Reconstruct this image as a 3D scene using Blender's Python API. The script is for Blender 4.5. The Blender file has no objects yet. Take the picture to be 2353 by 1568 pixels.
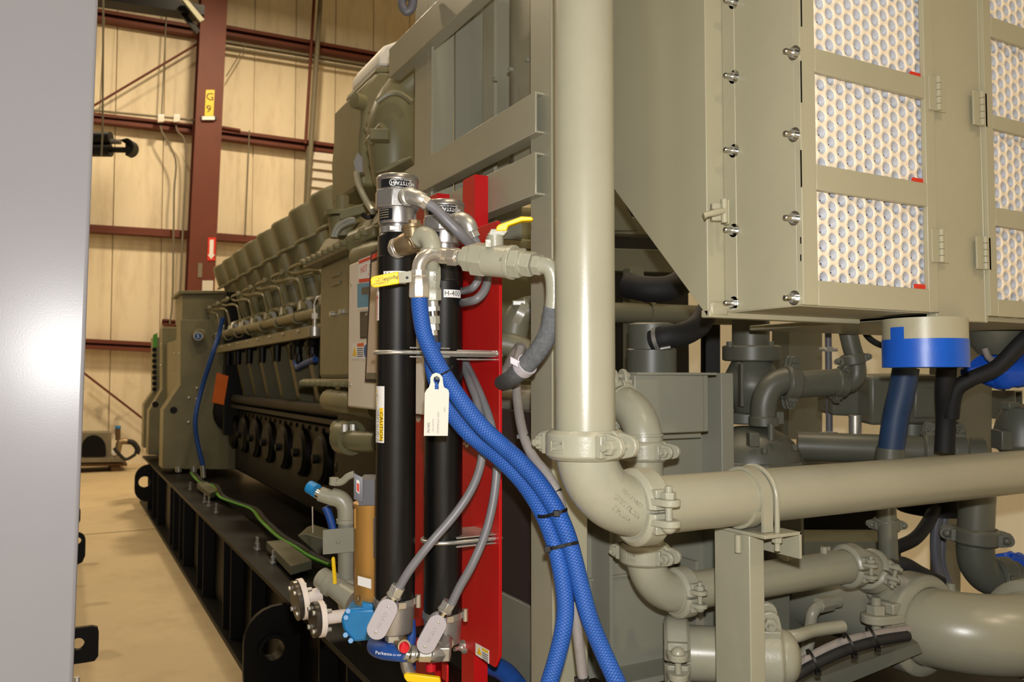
import bpy, bmesh, math, random
from mathutils import Vector as V, Matrix
random.seed(7)
sc = bpy.context.scene
COL = sc.collection
PI = math.pi
# ------------------------------------------------------------------ camera
HEAD, PITCH, FPX = math.radians(28.4), math.radians(2.6), 18/22.3*2353
EYE = V((0, 0, 1.5))
F0 = V((math.sin(HEAD), math.cos(HEAD), 0)); RT = V((math.cos(HEAD), -math.sin(HEAD), 0)); ZZ = V((0, 0, 1))
FW = F0*math.cos(PITCH)+ZZ*math.sin(PITCH); UP = ZZ*math.cos(PITCH)-F0*math.sin(PITCH)
cd = bpy.data.cameras.new('camera'); cam = bpy.data.objects.new('camera', cd); COL.objects.link(cam)
cd.sensor_width = 22.3; cd.lens = 18; cd.sensor_fit = 'HORIZONTAL'; cd.clip_start = .02; cd.clip_end = 100
cd.dof.use_dof = True; cd.dof.focus_distance = 1.78; cd.dof.aperture_fstop = 4.5
cam.matrix_world = Matrix((( RT.x, UP.x, -FW.x, EYE.x), (RT.y, UP.y, -FW.y, EYE.y), (RT.z, UP.z, -FW.z, EYE.z), (0, 0, 0, 1)))
sc.camera = cam
# ------------------------------------------------------------------ light
sc.view_settings.view_transform = 'Standard'; sc.view_settings.look = 'None'
sc.view_settings.exposure = 0.0; sc.view_settings.gamma = 1.0; sc.view_settings.use_curve_mapping = False
w = bpy.data.worlds.new('hall_air'); sc.world = w; w.use_nodes = True
bg = w.node_tree.nodes['Background']; bg.inputs[0].default_value = (1.0, .74, .36, 1); bg.inputs[1].default_value = .075
def light(name, kind, loc, energy, color, size=.3, target=None):
    l = bpy.data.lights.new(name, kind); l.energy = energy; l.color = color
    if kind == 'AREA': l.shape = 'DISK'; l.size = size
    else: l.shadow_soft_size = size
    o = bpy.data.objects.new(name, l); COL.objects.link(o); o.location = loc
    if target is not None: o.rotation_euler = (V(target)-V(loc)).to_track_quat('-Z', 'Y').to_euler()
    return o
light('camera_flash', 'POINT', EYE+UP*.105+RT*.02, 150, (1.0, .985, .965), .018)
WARM = (1.0, .80, .54)
for x, y, e in ((-2.4, 11.6, 285), (2.4, 12.0, 360), (6.6, 9.5, 160), (-1.6, 6.5, 45), (-.7, 3.0, 120), (1.9, 3.7, 60), (3.0, 1.6, 110), (1.2, -.6, 26), (3.6, -3.2, 110), (.6, -4.4, 210)):
    light('high_bay_lamp', 'AREA', (x, y, 8.6), e*.97, WARM, .55, (x, y, 0))
# ------------------------------------------------------------------ pixel rays to points of the place
def ray(px, py): return FW+RT*((px-1176.5)/FPX)+UP*((784-py)/FPX)
def DP(px, py, d): return EYE+ray(px, py)*d
def XP(px, py, x): r = ray(px, py); return EYE+r*(x/r.x)
def YP(px, py, y): r = ray(px, py); return EYE+r*(y/r.y)
def ZP(px, py, z): r = ray(px, py); return EYE+r*((z-1.5)/r.z)
# ------------------------------------------------------------------ materials
def lin(c): return tuple((x/255/12.92 if x/255 <= .04045 else ((x/255+.055)/1.055)**2.4) for x in c)+(1,)
MATS = {}
def mat(name, c, rough=.5, metal=0, var=.08, scale=8, bump=0, bscale=60, coat=0, spec=.5, c2=None):
    m = bpy.data.materials.new(name); m.use_nodes = True; nt = m.node_tree; N = nt.nodes; L = nt.links
    p = N['Principled BSDF']; p.inputs['Roughness'].default_value = rough; p.inputs['Metallic'].default_value = metal
    p.inputs['Coat Weight'].default_value = coat; p.inputs['Coat Roughness'].default_value = .12; p.inputs['Specular IOR Level'].default_value = spec
    base = lin(c); tc = N.new('ShaderNodeTexCoord')
    nz = N.new('ShaderNodeTexNoise'); nz.inputs['Scale'].default_value = scale; nz.inputs['Detail'].default_value = 5; nz.inputs['Roughness'].default_value = .6
    L.new(tc.outputs['Object'], nz.inputs['Vector'])
    mx = N.new('ShaderNodeMix'); mx.data_type = 'RGBA'
    mr = N.new('ShaderNodeMapRange'); mr.inputs[1].default_value = .3; mr.inputs[2].default_value = .7
    L.new(nz.outputs['Fac'], mr.inputs[0]); L.new(mr.outputs[0], mx.inputs[0])
    a = lin(c2) if c2 else tuple(v*(1-var) for v in base[:3])+(1,)
    mx.inputs[6].default_value = a; mx.inputs[7].default_value = base if c2 else tuple(min(1, v*(1+var)) for v in base[:3])+(1,)
    L.new(mx.outputs[2], p.inputs['Base Color'])
    if bump:
        b = N.new('ShaderNodeBump'); n2 = N.new('ShaderNodeTexNoise'); n2.inputs['Scale'].default_value = bscale; n2.inputs['Detail'].default_value = 3
        L.new(tc.outputs['Object'], n2.inputs['Vector']); L.new(n2.outputs['Fac'], b.inputs['Height'])
        b.inputs['Strength'].default_value = bump; b.inputs['Distance'].default_value = .002; L.new(b.outputs[0], p.inputs['Normal'])
    MATS[name] = m; return m
mat('olive', (150, 147, 127), .30, var=.05, scale=5, bump=.05, bscale=180)
mat('filter_paint', (168, 163, 137), .38, var=.04, scale=3, bump=.05, bscale=200)
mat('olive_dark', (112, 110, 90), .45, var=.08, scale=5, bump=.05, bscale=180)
mat('olive_cast', (151, 149, 131), .34, var=.05, scale=9, bump=.22, bscale=130)
mat('olive_grey', (132, 132, 118), .42, var=.06, scale=4)
mat('plant_grey', (92, 93, 82), .42, var=.08, scale=5, bump=.06, bscale=120)
mat('engine', (126, 121, 90), .42, var=.12, scale=4, bump=.12, bscale=50)
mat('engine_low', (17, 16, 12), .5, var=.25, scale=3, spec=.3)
mat('grey_paint', (150, 150, 156), .27, var=.02, scale=3, bump=.03, bscale=260, spec=.28)
mat('skid_black', (3, 3, 3), .45, var=.3, scale=6, spec=.2)
mat('black_tube', (10, 10, 10), .36, var=.2, scale=20, bump=.03, bscale=300)
mat('black', (14, 14, 14), .45, var=.2)
mat('rubber', (24, 24, 25), .7, var=.2, bump=.2, bscale=200)
mat('red_paint', (184, 12, 16), .42, var=.05, bump=.03)
mat('column_red', (100, 44, 23), .6, var=.12, scale=2)
mat('dark_steel', (92, 86, 78), .28, .7, var=.15, scale=30)
mat('steel', (196, 196, 194), .32, .85, var=.05, scale=30)
mat('zinc', (205, 203, 196), .38, .8, var=.10, scale=40)
mat('cast_alu', (170, 168, 166), .42, .85, var=.08, scale=30, bump=.15, bscale=120)
mat('brushed', (176, 172, 170), .34, .9, var=.06, scale=50)
mat('chrome', (224, 216, 202), .27, .8, var=.02)
mat('brass', (150, 130, 98), .38, .7, var=.12, scale=30)
mat('bright_thread', (205, 205, 200), .22, 1, var=.1, scale=60)
mat('yellow', (240, 198, 8), .4, var=.04)
mat('white_panel', (226, 217, 203), .42, var=.02)
mat('white', (232, 230, 226), .5, var=.02)
mat('white_tape', (226, 214, 204), .6, var=.05, bump=.3, bscale=80)
mat('paper', (206, 200, 188), .75, var=.03)
mat('kraft', (206, 186, 162), .5, var=.05)
mat('label_black', (20, 20, 24), .4, var=.05)
mat('ink', (16, 16, 18), .6, var=0)
mat('ink_faint', (120, 118, 112), .6, var=0)
mat('ink_white', (235, 235, 235), .5, var=0)
mat('sign_yellow', (236, 196, 30), .45, var=.03)
mat('sign_orange', (222, 90, 30), .45, var=.03)
mat('sign_red', (214, 46, 22), .45, var=.03)
mat('sign_blue', (34, 92, 160), .45, var=.03)
mat('lcd_blue', (54, 140, 178), .35, var=.03)
mat('lcd_dark', (22, 40, 58), .3, var=.03)
mat('green_ink', (60, 120, 50), .6, var=0)
mat('gold', (186, 140, 72), .38, .35, var=.06)
mat('slate', (98, 98, 104), .45, var=.04)
mat('pump_blue', (32, 128, 190), .4, var=.12, scale=14)
mat('conduit_grey', (112, 111, 114), .42, var=.06, scale=12)
mat('conduit_body', (172, 166, 170), .45, var=.02)
mat('hose_grey', (104, 104, 108), .4, var=.05)
mat('foam_hose', (92, 94, 96), .9, var=.25, scale=120, bump=.5, bscale=250)
mat('pale_conduit', (136, 129, 124), .55, var=.08, scale=40, bump=.3, bscale=150)
mat('blue_hose_plain', (28, 74, 150), .5, var=.15, scale=40, bump=.2)
mat('dull_blue', (38, 62, 96), .5, var=.12, scale=20)
mat('blue_tape', (22, 86, 190), .38, var=.06, scale=20, bump=.3, bscale=30)
mat('blue_bag', (24, 84, 200), .35, var=.12, bump=.6, bscale=14)
mat('green_wire', (70, 150, 40), .4, var=.05)
mat('yellow_wire', (210, 180, 40), .4, var=.05)
mat('orange_card', (206, 100, 30), .6, var=.08)
mat('core_brown', (52, 40, 40), .6, var=.15, scale=10)
mat('red_plastic', (206, 22, 40), .3, var=.03)
mat('foam', (242, 228, 204), .8, var=.03, scale=10)
mat('foam_hole', (182, 185, 193), .7, var=.04)
mat('foam_slit', (70, 70, 78), .8, var=.05)
mat('wood', (92, 66, 40), .8, var=.2)
mat('far_grey', (120, 112, 92), .6, var=.1)
mat('wall_cream', (246, 237, 212), .8, var=.05, scale=.8)
mat('clear', (210, 210, 200), .25, var=.02)
mat('lamp_led', (235, 240, 255), .3, var=0)

def dirty_wall():
    m = mat('wall_panel', (234, 220, 190), .75, var=.03, scale=.6); nt = m.node_tree; N = nt.nodes; L = nt.links; p = N['Principled BSDF']
    src = p.inputs['Base Color'].links[0].from_socket
    tc = N.new('ShaderNodeTexCoord'); mp = N.new('ShaderNodeMapping'); mp.inputs['Scale'].default_value = (2.2, 1, .5)
    n = N.new('ShaderNodeTexNoise'); n.inputs['Scale'].default_value = 1.2; n.inputs['Detail'].default_value = 8; n.inputs['Roughness'].default_value = .65
    L.new(tc.outputs['Object'], mp.inputs[0]); L.new(mp.outputs[0], n.inputs['Vector'])
    r = N.new('ShaderNodeMapRange'); r.inputs[1].default_value = .48; r.inputs[2].default_value = .78; r.inputs[3].default_value = 0; r.inputs[4].default_value = .5
    L.new(n.outputs['Fac'], r.inputs[0])
    mx = N.new('ShaderNodeMix'); mx.data_type = 'RGBA'; L.new(r.outputs[0], mx.inputs[0]); L.new(src, mx.inputs[6]); mx.inputs[7].default_value = lin((150, 120, 82))
    # scuffs close to the floor, as blotches of their own shape
    sx = N.new('ShaderNodeSeparateXYZ'); L.new(tc.outputs['Object'], sx.inputs[0])
    zr = N.new('ShaderNodeMapRange'); zr.inputs[1].default_value = 1.7; zr.inputs[2].default_value = .5; zr.inputs[3].default_value = 0; zr.inputs[4].default_value = 1; L.new(sx.outputs[2], zr.inputs[0])
    n2 = N.new('ShaderNodeTexNoise'); n2.inputs['Scale'].default_value = 2.6; n2.inputs['Detail'].default_value = 7; L.new(tc.outputs['Object'], n2.inputs['Vector'])
    r2 = N.new('ShaderNodeMapRange'); r2.inputs[1].default_value = .56; r2.inputs[2].default_value = .66; r2.inputs[3].default_value = 0; r2.inputs[4].default_value = .75; L.new(n2.outputs['Fac'], r2.inputs[0])
    mu = N.new('ShaderNodeMath'); mu.operation = 'MULTIPLY'; L.new(zr.outputs[0], mu.inputs[0]); L.new(r2.outputs[0], mu.inputs[1])
    m2 = N.new('ShaderNodeMix'); m2.data_type = 'RGBA'; L.new(mu.outputs[0], m2.inputs[0]); L.new(mx.outputs[2], m2.inputs[6]); m2.inputs[7].default_value = lin((84, 66, 46))
    L.new(m2.outputs[2], p.inputs['Base Color'])
dirty_wall()
def floor_mat():
    m = mat('concrete', (196, 176, 138), .62, var=.06, scale=1.2, bump=.15, bscale=40); nt = m.node_tree; N = nt.nodes; L = nt.links; p = N['Principled BSDF']
    src = p.inputs['Base Color'].links[0].from_socket; tc = N.new('ShaderNodeTexCoord')
    n = N.new('ShaderNodeTexNoise'); n.inputs['Scale'].default_value = 3.2; n.inputs['Detail'].default_value = 9; n.inputs['Roughness'].default_value = .7; L.new(tc.outputs['Object'], n.inputs['Vector'])
    r = N.new('ShaderNodeMapRange'); r.inputs[1].default_value = .5; r.inputs[2].default_value = .75; r.inputs[3].default_value = 0; r.inputs[4].default_value = .35; L.new(n.outputs['Fac'], r.inputs[0])
    mx = N.new('ShaderNodeMix'); mx.data_type = 'RGBA'; L.new(r.outputs[0], mx.inputs[0]); L.new(src, mx.inputs[6]); mx.inputs[7].default_value = lin((140, 114, 78)); L.new(mx.outputs[2], p.inputs['Base Color'])
floor_mat()
def braid_mat(name, c, dark, pitch_u, pitch_v):
    m = mat(name, c, .55, var=.06, scale=30); nt = m.node_tree; N = nt.nodes; L = nt.links; p = N['Principled BSDF']
    uv = N.new('ShaderNodeUVMap'); uv.uv_map = 'UVMap'; sp = N.new('ShaderNodeSeparateXYZ'); L.new(uv.outputs[0], sp.inputs[0])
    def math_(op, a, b=None):
        k = N.new('ShaderNodeMath'); k.operation = op
        for i, q in enumerate((a, b)):
            if q is None: continue
            if isinstance(q, (int, float)): k.inputs[i].default_value = q
            else: L.new(q, k.inputs[i])
        return k.outputs[0]
    u = math_('MULTIPLY', sp.outputs[0], pitch_u); v = math_('MULTIPLY', sp.outputs[1], pitch_v)
    s1 = math_('ABSOLUTE', math_('SINE', math_('ADD', u, v))); s2 = math_('ABSOLUTE', math_('SINE', math_('SUBTRACT', u, v)))
    h = math_('MULTIPLY', s1, s2); h2 = math_('POWER', h, .5)
    mx = N.new('ShaderNodeMix'); mx.data_type = 'RGBA'; src = p.inputs['Base Color'].links[0].from_socket
    L.new(h2, mx.inputs[0]); mx.inputs[6].default_value = lin(dark); L.new(src, mx.inputs[7]); L.new(mx.outputs[2], p.inputs['Base Color'])
    b = N.new('ShaderNodeBump'); b.inputs['Strength'].default_value = .6; b.inputs['Distance'].default_value = .0015; L.new(h2, b.inputs['Height']); L.new(b.outputs[0], p.inputs['Normal'])
braid_mat('blue_braid', (34, 94, 182), (14, 50, 116), 3.14159/.0062, 3.14159*9)
braid_mat('steel_braid', (150, 150, 154), (60, 60, 66), 3.14159/.004*.5, 3.14159*10)
# ------------------------------------------------------------------ mesh helpers
def perp(a):
    a = a.normalized(); t = V((0, 0, 1)) if abs(a.z) < .9 else V((1, 0, 0))
    u = a.cross(t).normalized(); return u, a.cross(u).normalized()
def smooth(pts, k=6):
    P = [V(p) for p in pts]; out = []
    for i in range(len(P)-1):
        p0 = P[max(i-1, 0)]; p1 = P[i]; p2 = P[i+1]; p3 = P[min(i+2, len(P)-1)]
        for j in range(k):
            t = j/k
            out.append(.5*((2*p1)+(p2-p0)*t+(2*p0-5*p1+4*p2-p3)*t*t+(3*p1-p0-3*p2+p3)*t*t*t))
    out.append(P[-1]); return out
def arc(p, d0, d1, R, n=14, ang=PI/2):
    d0 = V(d0).normalized(); d1 = V(d1).normalized(); c = V(p)+d1*R
    return [c-d1*R*math.cos(ang*i/n)+d0*R*math.sin(ang*i/n) for i in range(n+1)]
class MB:
    def __init__(s): s.v = []; s.f = []; s.uv = {}; s.mi = {}
    def add(s, vs, fs, mi=0):
        o = len(s.v); s.v += [V(q) for q in vs]
        for f in fs:
            if mi: s.mi[len(s.f)] = mi
            s.f.append(tuple(i+o for i in f))
        return s
    def box(s, a, b):
        a = V(a); b = V(b); x0, x1 = sorted((a.x, b.x)); y0, y1 = sorted((a.y, b.y)); z0, z1 = sorted((a.z, b.z))
        return s.add([(x, y, z) for z in (z0, z1) for y in (y0, y1) for x in (x0, x1)], [(0, 2, 3, 1), (4, 5, 7, 6), (0, 1, 5, 4), (2, 6, 7, 3), (0, 4, 6, 2), (1, 3, 7, 5)])
    def obox(s, c, ax, ay, az):           # centre and three half-extent vectors
        c = V(c); ax, ay, az = V(ax), V(ay), V(az)
        if ax.cross(ay).dot(az) < 0: ax = -ax
        return s.add([c+ax*i+ay*j+az*k for k in (-1, 1) for j in (-1, 1) for i in (-1, 1)], [(0, 2, 3, 1), (4, 5, 7, 6), (0, 1, 5, 4), (2, 6, 7, 3), (0, 4, 6, 2), (1, 3, 7, 5)])
    def prism(s, poly, ex):
        poly = [V(p) for p in poly]; ex = V(ex); n = len(poly)
        nrm = sum(((poly[i]-poly[0]).cross(poly[(i+1) % n]-poly[0]) for i in range(n)), V())
        if nrm.dot(ex) > 0: poly.reverse()
        return s.add(poly+[p+ex for p in poly], [tuple(range(n)), tuple(range(2*n-1, n-1, -1))]+[(i, i+n, (i+1) % n+n, (i+1) % n) for i in range(n)])
    def cyl(s, a, b, r, r2=None, n=24, rot=0):
        a = V(a); b = V(b); r2 = r if r2 is None else r2; u, w = perp(b-a)
        c = [u*math.cos(2*PI*i/n+rot)+w*math.sin(2*PI*i/n+rot) for i in range(n)]
        return s.add([a+k*r for k in c]+[b+k*r2 for k in c], [(i, (i+1) % n, (i+1) % n+n, i+n) for i in range(n)]+[tuple(range(n-1, -1, -1)), tuple(range(n, 2*n))])
    def hex(s, a, b, r, rot=0): return s.cyl(a, b, r, n=6, rot=rot)
    def lathe(s, o, ax, prof, n=28, mi=0):  # profile of (height, radius)
        o = V(o); ax = V(ax).normalized(); u, w = perp(ax); vs = []; fs = []
        for h, r in prof:
            for i in range(n): vs.append(o+ax*h+(u*math.cos(2*PI*i/n)+w*math.sin(2*PI*i/n))*max(r, 1e-5))
        for k in range(len(prof)-1):
            for i in range(n): fs.append((k*n+i, k*n+(i+1) % n, (k+1)*n+(i+1) % n, (k+1)*n+i))
        if prof[0][1] > 1e-4: fs.append(tuple(range(n-1, -1, -1)))
        if prof[-1][1] > 1e-4: fs.append(tuple(range((len(prof)-1)*n, len(prof)*n)))
        return s.add(vs, fs, mi)
    def tube(s, pts, r, n=16, closed=False):
        P = [V(p) for p in pts]; m = len(P); rr = r if isinstance(r, (list, tuple)) else [r]*m
        T = [(P[(i+1) % m]-P[i-1] if closed else P[min(i+1, m-1)]-P[max(i-1, 0)]).normalized() for i in range(m)]
        u, _ = perp(T[0]); vs = []; fs = []; L = [0]
        for i in range(m):
            if i: L.append(L[-1]+(P[i]-P[i-1]).length)
            u = (u-T[i]*u.dot(T[i])).normalized(); w = T[i].cross(u)
            for j in range(n): vs.append(P[i]+(u*math.cos(2*PI*j/n)+w*math.sin(2*PI*j/n))*rr[i])
        o = len(s.f)
        for i in range(m if closed else m-1):
            k = (i+1) % m
            for j in range(n):
                fs.append((i*n+j, i*n+(j+1) % n, k*n+(j+1) % n, k*n+j))
                l1 = L[i+1] if i+1 < m else L[-1]
                s.uv[o+len(fs)-1] = ((L[i], j/n), (L[i], (j+1)/n), (l1, (j+1)/n), (l1, j/n))
        if not closed: fs += [tuple(range(n-1, -1, -1)), tuple(range((m-1)*n, m*n))]
        return s.add(vs, fs)
    def ring(s, c, ax, e, prof, a0, a1, n=16): # closed (height, radius) profile swept about ax, angle 0 along e
        c = V(c); ax = V(ax).normalized(); e = V(e); e = (e-ax*e.dot(ax)).normalized(); t = ax.cross(e); k = len(prof); vs = []; fs = []; full = abs(a1-a0) > 6.28
        m = n if full else n+1
        for i in range(m):
            a = a0+(a1-a0)*i/n; d = e*math.cos(a)+t*math.sin(a)
            vs += [c+ax*h+d*r for h, r in prof]
        for i in range(n):
            q = (i+1) % m
            for j in range(k): fs.append((i*k+j, i*k+(j+1) % k, q*k+(j+1) % k, q*k+j))
        if not full: fs += [tuple(range(k)), tuple(range(n*k+k-1, n*k-1, -1))]
        return s.add(vs, fs)
    def dome(s, c, ax, r, h, n=20): return s.lathe(c, ax, [(h*math.sin(a*PI/12), r*math.cos(a*PI/12)) for a in range(7)], n)
    def mesh(s, name, off=V((0, 0, 0)), sharp=38):
        m = bpy.data.meshes.new(name); m.from_pydata([q-off for q in s.v], [], s.f)
        if s.uv:
            l = m.uv_layers.new(name='UVMap')
            for fi, c in s.uv.items():
                for li, q in zip(m.polygons[fi].loop_indices, c): l.data[li].uv = q
        for fi, k in s.mi.items(): m.polygons[fi].material_index = k
        b = bmesh.new(); b.from_mesh(m); bmesh.ops.recalc_face_normals(b, faces=b.faces); b.to_mesh(m); b.free()
        for p in m.polygons: p.use_smooth = True
        m.set_sharp_from_angle(angle=math.radians(sharp)); return m
    def low(s):
        xs = [q.x for q in s.v]; ys = [q.y for q in s.v]; return V(((min(xs)+max(xs))/2, (min(ys)+max(ys))/2, min(q.z for q in s.v)))
def tag(o, label, cat=None, group=None, kind=None):
    if label: o['label'] = label
    if cat: o['category'] = cat
    if group: o['group'] = group
    if kind: o['kind'] = kind
    return o
def T(name, label, cat, loc, group=None):
    o = bpy.data.objects.new(name, None); COL.objects.link(o); o.location = V(loc); o.empty_display_size = .05
    return tag(o, label, cat, group)
def wloc(o):
    l = V(o.location)
    while o.parent: o = o.parent; l += V(o.location)
    return l
def setmat(o, m):
    for k in (m if isinstance(m, (list, tuple)) else (m,)): o.data.materials.append(MATS[k])
def bev(o, wd, seg=2):
    if wd: b = o.modifiers.new('bevel', 'BEVEL'); b.width = wd; b.segments = seg; b.limit_method = 'ANGLE'; b.angle_limit = math.radians(40)
def P(name, mb, m, parent, bevel=0, label=None, sharp=38, kind=None):
    off = wloc(parent); o = bpy.data.objects.new(name, mb.mesh(name, off, sharp)); COL.objects.link(o); o.parent = parent; setmat(o, m); bev(o, bevel)
    if label: o['label'] = label
    if kind: o['kind'] = kind
    return o
def O(name, mb, m, label, cat, group=None, bevel=0, kind=None, sharp=38):
    off = mb.low(); o = bpy.data.objects.new(name, mb.mesh(name, off, sharp)); COL.objects.link(o); o.location = off; setmat(o, m); bev(o, bevel)
    return tag(o, label, cat, group, kind)
def inst(name, me, parent, M):          # one more part that shares mesh data
    o = bpy.data.objects.new(name, me); COL.objects.link(o); o.parent = parent; o.matrix_basis = Matrix.Translation(-wloc(parent)) @ M; return o
def frame(o, z, x=None):                # matrix with local z along z
    z = V(z).normalized()
    if x is None: x, _ = perp(z)
    x = (V(x)-z*V(x).dot(z)).normalized(); y = z.cross(x)
    return Matrix(((x.x, y.x, z.x, o[0]), (x.y, y.y, z.y, o[1]), (x.z, y.z, z.z, o[2]), (0, 0, 0, 1)))
def box(a, b): return MB().box(a, b)
_TX = {}
def text2d(s):
    if s not in _TX:
        c = bpy.data.curves.new('lettering', 'FONT'); c.body = s; c.align_x = 'CENTER'; c.align_y = 'CENTER'; c.size = 1; c.resolution_u = 2
        o = bpy.data.objects.new('lettering', c); COL.objects.link(o); dg = bpy.context.evaluated_depsgraph_get(); me = o.evaluated_get(dg).to_mesh()
        _TX[s] = ([(v.co.x, v.co.y) for v in me.vertices], [tuple(p.vertices) for p in me.polygons])
        o.evaluated_get(dg).to_mesh_clear(); bpy.data.objects.remove(o); bpy.data.curves.remove(c)
    return _TX[s]
def text(parent, s, o, u, v, size, m='ink', fit=None, name='lettering'):   # flat lettering, centred at o, reading along u
    vs, fs = text2d(s); o = V(o); u = V(u).normalized(); v = V(v).normalized(); k = size
    if fit: k = min(k, fit/max(1e-6, max(a for a, b in vs)-min(a for a, b in vs)))
    return P(name, MB().add([o+u*a*k+v*b*k for a, b in vs], fs), m, parent)
def emboss(o, t=.0012):
    k = o.modifiers.new('relief', 'SOLIDIFY'); k.thickness = t; k.offset = 0; return o
def text_cyl(parent, s, c, r, ang, z, size, m='ink', flip=1, name='lettering', vert=False):   # lettering wrapped round an upright tube
    vs, fs = text2d(s); out = []
    for a, b in vs:
        a, b = a*size*flip, b*size*flip
        if vert: a, b = -b, a
        th = ang+a/r; out.append(V((c.x+r*math.cos(th), c.y+r*math.sin(th), z+b)))
    return P(name, MB().add(out, fs), m, parent)
def patch_cyl(c, r, a0, a1, z0, z1, n=10, th=.0006):   # thin sticker round an upright tube
    m = MB(); vs = []
    for k in (0, 1):
        for zz in (z0, z1):
            for i in range(n+1):
                a = a0+(a1-a0)*i/n; vs.append((c.x+(r+k*th)*math.cos(a), c.y+(r+k*th)*math.sin(a), zz))
    q = n+1; fs = []
    for i in range(n): fs += [(2*q+i, 2*q+i+1, 3*q+i+1, 3*q+i), (i, q+i, q+i+1, i+1), (i, i+1, 2*q+i+1, 2*q+i), (q+i, 3*q+i, 3*q+i+1, q+i+1)]
    fs += [(0, 2*q, 3*q, q), (n, q+n, 3*q+n, 2*q+n)]
    return m.add(vs, fs)
# ================================================================== the hall
def S(name, mb, m, bevel=0):
    o = O(name, mb, m, None, None, None, bevel, 'structure'); return o
WY = 16.0
fl = S('floor', box((-9, -3, -.1), (10, WY+.3, 0)), 'concrete'); tag(fl, 'dusty tan concrete floor running back to the wall', 'floor')
for y in (4.05, 9.0): P('floor_joint', box((-9, y, .0005), (10, y+.012, .002)), 'engine_low', fl)
wb = S('wall_back', box((-9, WY+.02, 0), (13, WY+.2, 10.5)), 'wall_panel'); tag(wb, 'cream metal-panel back wall with dark stains', 'wall')
pm = MB().box((-.385, -.03, 0), (.385, .02, 10.5)).mesh('wall_panel'); pm.materials.append(MATS['wall_panel'])
k = 0
for i in range(24):
    inst('wall_panel', pm, wb, Matrix.Translation((-6+.787*i, WY, 0)))
wr = S('wall_right', box((4.3, -3, 0), (4.45, 7.5, 3.3)), 'wall_cream'); tag(wr, 'plain cream partition wall seen through the pipework', 'wall')
wf = S('wall_side', box((9.6, -3, 0), (9.8, WY, 10.5)), 'wall_cream'); tag(wf, 'plain cream outer wall of the hall', 'wall')
GY = WY-.25
def girt(a, b, label, h=.19, name='wall_girt', y=GY):
    p0 = YP(a[0], a[1], y); p1 = YP(b[0], b[1], y); t = .014; d = .2; l = .065
    pr = [(0, 0), (d, 0), (d, -h), (0, -h), (0, -h+l), (t, -h+l), (t, -h+t), (d-t, -h+t), (d-t, -t), (t, -t), (t, -l), (0, -l)]
    return O(name, MB().prism([p0+V((0, q, z)) for q, z in pr], p1-p0), 'column_red', label, 'girt', 'red steel wall girts', .002)
girt((160, 8), (480, 62), 'highest red steel girt left of the column')
girt((480, 50), (940, 132), 'highest red steel girt right of the column')
girt((150, 250), (470, 288), 'red steel girt with conduit and white boxes left of the column', .16)
girt((480, 291), (880, 345), 'red steel girt crossing behind the vertical conduit right of the column')
girt((150, 512), (450, 531), 'red steel girt at arrow-sign height left of the column', .13)
girt((480, 534), (640, 546), 'red steel girt at arrow-sign height right of the column', .13)
girt((150, 776), (430, 791), 'lowest red steel girt above the stained wall', .17)
girt((375, 733), (440, 739), 'short red girt stub above the generator end', .1)
# light cable tray under the highest girt
p0 = YP(500, 90, GY-.05); p1 = YP(900, 156, GY-.05)
tr = T('cable_tray', 'pale steel cable tray under the highest girt', 'cable tray', p0)
P('tray_rail', MB().prism([p0, p0+V((0, .12, 0)), p0+V((0, .12, -.03)), p0+V((0, 0, -.03))], p1-p0), 'far_grey', tr)
P('tray_rail', MB().prism([p0+V((0, 0, -.10)), p0+V((0, .12, -.10)), p0+V((0, .12, -.13)), p0+V((0, 0, -.13))], p1-p0), 'far_grey', tr)
# the I column
CY = WY-.75
def colx(y): return 463-26/533*y, 523-24/533*y
c0 = [YP(colx(y)[i], y, CY) for y in (-320, 1085) for i in (0, 1)]
cl = T('steel_column', 'rust red steel H column carrying the yellow grid sign', 'column', (c0[2]+c0[3])/2)
def slab(q, y0, y1, m=None): return (m or MB()).add([V((p.x, p.y+k, p.z)) for k in (y0, y1) for p in q], [(0, 1, 3, 2), (4, 6, 7, 5), (0, 4, 5, 1), (2, 3, 7, 6), (0, 2, 6, 4), (1, 5, 7, 3)])
P('front_flange', slab(c0, 0, .02), 'column_red', cl)
mid = [(c0[0]*.52+c0[1]*.48), (c0[0]*.48+c0[1]*.52), (c0[2]*.52+c0[3]*.48), (c0[2]*.48+c0[3]*.52)]
P('web', slab(mid, .02, .38), 'column_red', cl); P('rear_flange', slab(c0, .38, .40), 'column_red', cl)
def wallsign(px0, py0, px1, py1, y, m, th=.01, sk=0):
    a, b, c, d = YP(px0+sk, py0, y), YP(px1+sk, py0, y), YP(px0, py1, y), YP(px1, py1, y)
    return slab([a, b, c, d], -th, 0)
sg = T('grid_sign', 'yellow sign with black G and 9 on the red column', 'sign', YP(481, 240, CY-.01))
P('sign_plate', wallsign(470, 207, 490, 268, CY-.003, 'x', sk=3), 'sign_yellow', sg)
text(sg, 'G', YP(482.5, 223, CY-.016), (1, 0, 0), (.05, 0, 1), .19); text(sg, '9', YP(479.5, 251, CY-.016), (1, 0, 0), (.05, 0, 1), .19)
ld = T('sign_ledge', 'small white ledge on a black bracket under the yellow sign', 'ledge', YP(478, 272, CY-.01))
P('bracket', wallsign(461, 268, 497, 276, CY-.002, 'x', .03), 'black', ld); P('shelf', wallsign(464, 268, 493, 276, CY-.034, 'x', .02), 'white', ld)
ar = T('arrow_sign', 'red sign with a white arrow pointing down on the column', 'sign', YP(486, 570, CY-.01))
P('sign_plate', wallsign(476, 546, 494, 599, CY-.003, 'x', sk=2), 'sign_red', ar)
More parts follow.
